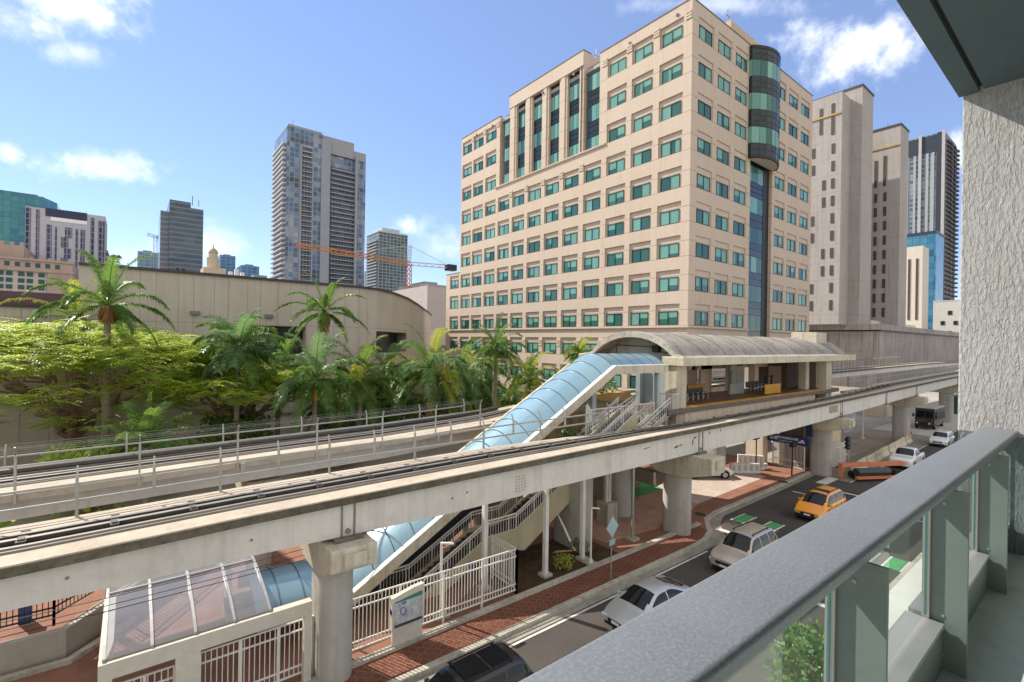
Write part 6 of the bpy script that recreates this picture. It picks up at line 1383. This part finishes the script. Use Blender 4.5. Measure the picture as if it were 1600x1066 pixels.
PROF_PICK = lambda l, H, b, hood: [(-l, b * .8), (-l + .03, b), (-1.02, b + .02), (-.95, b + .3), (-.82, H - .05), (-.5, H), (.2, H - .01), (.5, H - .08), (1.15, b + .06), (1.28, hood), (l - .4, hood - .03), (l - .1, hood - .1), (l, hood - .3)]
PI = math.pi
suvw = ((-2.0, -1.2), (-1.12, -.22), (-.14, 1.05)); carw = ((-1.45, -.35), (-.27, 1.15))
v1_ = vehicle('parked_suv', 'glossy black estate car with a glass roof at the bottom edge', 'car', carpaint('paint_black', (.012, .012, .014)), (8.75, 13.25, 0), PI, 4.8, 1.86, 1.70, 1.06, PROF_SUV(2.4, 1.70, 1.06, 1.05), suvw, (-1.75, .45), .36, rails=True)
for x0, x1 in ((-1.55, -.75), (-.65, .3)): m = MB(); m.box(x0, x1, -.5, .5, 1.715, 1.737); m.build('roof_glass', glassc, v1_, bevel=.01)
vehicle('saloon_car', 'silver rounded saloon car partly hidden by the balcony rail', 'car', carpaint('paint_silver', (.50, .50, .49), .45), (18.75, 13.3, 0), PI, 4.75, 1.82, 1.46, .95, PROF_CAR(2.375, 1.46, .95, .94), carw, (-.75, .35), .33, tum=.26)
vehicle('suv_car', 'beige estate car with roof rails beside the kerb bulge', 'car', carpaint('paint_beige', (.47, .40, .34), .3), (27.7, 13.25, 0), PI, 4.9, 1.9, 1.83, 1.13, PROF_SUV(2.45, 1.83, 1.13, 1.12), suvw, (-1.8, .45), .37, rails=True, tum=.22)
tx = vehicle('taxi_van', 'orange taxi van with a dark front bumper', 'taxi', carpaint('paint_orange', (.80, .30, .012)), (40.3, 13.75, 0), PI, 5.0, 1.95, 1.76, 1.06, PROF_VAN(2.5, 1.76, 1.06, 1.02), ((-2.05, -1.2), (-1.12, -.15), (-.07, 1.3)), (-1.85, .5), .34, tum=.22, rails=True)
m = MB(); m.box(-.45, .15, -.5, .5, 1.77, 1.795); m.build('roof_panel', trim, tx, bevel=.01); m = MB(); m.box(2.1, 2.53, -.8, .8, .24, .50); m.build('front_bumper', trim, tx, bevel=.06)
vehicle('white_car', 'white saloon car nosing out from behind the brick corner pier', 'car', carpaint('paint_white', (.72, .72, .70)), (42.3, 24.1, .15), -.62, 4.8, 1.85, 1.46, .97, PROF_CAR(2.4, 1.46, .97, .96), carw, (-.75, .35), .35, tum=.26)
vehicle('pickup_truck', 'white pickup truck waiting beside the pale road barriers', 'pickup', carpaint('paint_white2', (.74, .73, .70)), (64.6, 14.0, 0), PI, 5.7, 2.0, 1.9, 1.24, PROF_PICK(2.85, 1.9, 1.24, 1.2), ((-.75, -.02), (.06, 1.0)), (-.6, .35), .4, bed=(-2.7, -1.1), tum=.2, wheelx=(.31, -.3))
vehicle('white_suv', 'white car farther up the road, half hidden by the balcony rail', 'car', carpaint('paint_white3', (.70, .71, .71)), (82.2, 14.3, 0), PI, 4.8, 1.9, 1.72, 1.08, PROF_SUV(2.4, 1.72, 1.08, 1.07), suvw, (-1.75, .45), .36, tum=.22)
vehicle('dark_car', 'dark car parked behind the palms and the far track', 'car', carpaint('paint_navy', (.03, .03, .045)), (36.4, 57.5, 0), .5, 4.7, 1.82, 1.48, .95, PROF_CAR(2.35, 1.48, .95, .94), carw, (-.75, .35), .33)
vehicle('dark_car', 'black car in the plaza between the dark piers', 'car', carpaint('paint_black', (.012, .012, .014)), (30.6, 27.0, .15), PI + .3, 4.6, 1.8, 1.5, .95, PROF_CAR(2.3, 1.5, .95, .94), carw, (-.75, .35), .33)
# delivery van
T = thing('delivery_van', 'dark brown boxy delivery van with a pale roof on the concrete apron', 'van', (0, 0, 0)); OFF[T.name] = Vector((0, 0, 0)); vb = carpaint('paint_brown', (.035, .028, .024))
m = MB(); m.prism([(-4, .5), (3.1, .5), (3.1, 1.55), (2.75, 3.1), (-4, 3.1)], -1.15, 1.15, 'y'); m.build('body', vb, T, bevel=.05); m = MB(); m.prism([(3.0, .55), (3.75, .55), (3.8, 1.25), (3.1, 1.6), (3.0, 1.6)], -1.0, 1.0, 'y'); m.build('bonnet', vb, T, bevel=.05)
m = MB(); m.box(-4.02, 2.8, -1.12, 1.12, 3.105, 3.16); m.build('roof', mat('van_roof', (.62, .57, .48), .6, var=.2), T)
for y0, y1 in ((-1.0, -.05), (.05, 1.0)): m = MB(); m.quad((3.10, y0, 1.75), (3.10, y1, 1.75), (2.87, y1, 2.72), (2.87, y0, 2.72)); m.build('windscreen', glassc, T)
for s in (-1, 1):
    m = MB(); m.cyl((3.78, s * .72, .95), (3.83, s * .72, .95), .13, 12); m.build('headlight', lampw, T); m = MB(); m.box(1.5, 2.5, s * 1.155 - .006, s * 1.155 + .006, 1.7, 2.6); m.build('side_window', glassc, T); m = MB(); m.box(2.9, 3.1, s * 1.35 - .1, s * 1.35 + .1, 1.7, 2.2); m.build('mirror', trim, T)
    for x in (-2.6, 2.4): m = MB(); m.cyl((x, s * .85, .42), (x, s * 1.17, .42), .42, 18); wh = m.build('wheel', tyre, T); m = MB(); m.cyl((x, s * 1.16, .42), (x, s * 1.19, .42), .25, 14); m.build('rim', rim, wh)
m = MB(); m.box(3.7, 3.9, -1.0, 1.0, .42, .62); m.build('bumper', trim, T); m = MB(); m.box(3.78, 3.81, -.5, .5, .75, 1.1); m.build('grille', trim, T)
T.location = (98.2, 18.6, .1); T.rotation_euler = (0, 0, PI)
T = thing('site_container', 'dark green container behind the delivery van', 'container', (125, 19, 0)); m = MB(); m.box(122, 130, 17.5, 20.5, .1, 3.4); m.build('body', mat('container_green', (.03, .09, .07), .6, var=.3), T); m = MB(); m.box(121.94, 121.995, 18.9, 19.1, .2, 3.3); m.build('door_bar', galv, T)
m = MB(); m.box(104, 110, 25.5, 29, 0, 4.6); o = m.build('cream_shed', stw_); tag(o, 'small cream shed under the tracks left of the delivery van', 'building')
# ================================================================ balcony
stucco = mat('stucco_white', (.435, .435, .425), .9, .25, var=.3, vscale=1.1, streak=.25, dark=(.30, .30, .285)); 
def stucco_bump(m, st=1.0):
    nt = m.node_tree; b = nt.nodes['Principled BSDF']; ge = nd(nt, 'ShaderNodeNewGeometry'); mp = nd(nt, 'ShaderNodeMapping'); mp.inputs['Scale'].default_value = (1, 1.7, .6); nt.links.new(ge.outputs['Position'], mp.inputs[0])
    n1 = nd(nt, 'ShaderNodeTexNoise', i_Scale=24.0, i_Detail=5., i_Roughness=.6, i_Distortion=.5); n2 = nd(nt, 'ShaderNodeTexNoise', i_Scale=42.0, i_Detail=4.)
    for n in (n1, n2): nt.links.new(mp.outputs[0], n.inputs['Vector'])
    hgt = mth(nt, 'ADD', ramp(nt, n1.outputs[0], .40, .70), mth(nt, 'MULTIPLY', n2.outputs[0], .3)); bp = nd(nt, 'ShaderNodeBump'); bp.inputs['Strength'].default_value = st; bp.inputs['Distance'].default_value = .0075; nt.links.new(hgt, bp.inputs['Height']); nt.links.new(bp.outputs[0], b.inputs['Normal'])
stucco_bump(stucco); dado = mat('stucco_grey', (.17, .21, .21), .9, .25, var=.15); stucco_bump(dado)
ceilm = mat('ceiling_teal', (.085, .12, .13), .9, .2, var=.15, vscale=3., bump=.5, bscale=55); ceilm_b = mat('soffit_teal', (.15, .19, .20), .9, .2, var=.15, bump=.4, bscale=60)
bal = thing('balcony', 'balcony with stucco side wall, teal ceiling and painted floor', 'balcony', (3, 0, 10.7)); WU = 6.06
m = MB(); m.box(WU, WU + .35, -4, .945, 11.73, 15.1); m.build('side_wall', stucco, bal, bevel=.012)
m = MB(); m.box(WU + .004, WU + .35, -4, .940, 10.0, 11.729); m.build('wall_dado', dado, bal)
m = MB(); m.box(-6, WU - .002, -4, .80, 14.86, 15.15); m.box(-6, WU - .003, .83, .97, 14.845, 15.15); m.build('ceiling', ceilm, bal)
m = MB(); m.box(-6, WU - .004, .80, .83, 14.90, 15.15); m.build('drip_groove', black, bal)
m = MB(); m.box(-6, WU, -4, .72, 10.4, 10.72); m.build('floor', mat('floor_teal', (.60, .68, .63), .7, .4, var=.3, vscale=2., var2=.4, v2scale=6., dark=(.42, .45, .42)), bal)
m = MB(); m.box(-6, WU + .35, -4.2, -4, 10, 15); m.build('back_wall', stucco, bal)
rail = thing('balcony_railing', 'grey metal and glass balcony railing crossing the lower right corner', 'railing', (3, .65, 10.7))
capm = mat('rail_cap', (.18, .20, .22), .45, .5, .25, var=.2, vscale=3., var2=.75, v2scale=95., dark=(.29, .31, .335), bump=.15, bscale=70)
postm = mat('post_green', (.20, .245, .225), .5, .5, .1, var=.15, vscale=4., var2=.15, v2scale=60., bump=.04, bscale=80)
m = MB(); rc = []
for cx, cz, a0 in ((.766, 11.771, 0), (.564, 11.771, 90), (.564, 11.752, 180), (.766, 11.752, 270)):
    for q in range(6): a = math.radians(a0 + 18 * q); rr_ = .019; rc.append((cx + rr_ * math.cos(a), cz + rr_ * math.sin(a)))
m.prism(rc, -4, WU - .01, 'x'); m.build('top_cap', capm, rail, smooth=True, ang=45)
for u in (5.0, 3.55, 2.1, .65, -.8):
    m = MB(); m.box(u - .007, u + .007, .50, .69, 10.72, 11.722); p_ = m.build('post', postm, rail, bevel=.003)
    for z_ in (11.64, 11.02, 10.80):
        for s_ in (-1, 1): m = MB(); m.cyl((u + s_ * .0072, .60, z_), (u + s_ * .0115, .60, z_), .008, 8); m.build('bolt', galv, p_)
    m = MB(); m.box(u - .022, u - .0075, .655, .69, 10.95, 11.72); m.box(u + .0075, u + .022, .655, .69, 10.95, 11.72); m.build('glass_channel', galv, p_)
glz = glassmat('railing_glass', (.88, .94, .92), .93, .02, 1.0, (.7, .78, .75))
edg = mat('glass_edge', (.05, .17, .16), .15, .8, var=0.)
for a, b in ((5.03, 6.03), (3.58, 4.97), (2.13, 3.52), (.68, 2.07), (-.77, .62)):
    m = MB(); m.quad((a, .672, 11.0), (b, .672, 11.0), (b, .672, 11.72), (a, .672, 11.72)); g_ = m.build('glass_panel', glz, rail)
    m = MB(); m.box(b - .008, b, .667, .677, 11.0, 11.72); m.build('glass_edge', edg, g_)
    m = MB(); m.box(a - .02, b + .02, .60, .74, 10.72, 10.96); q = m.build('lower_panel', postm, rail); m = MB(); m.box(a, b, .59, .76, 10.961, 10.985); m.build('sill', galv, q)
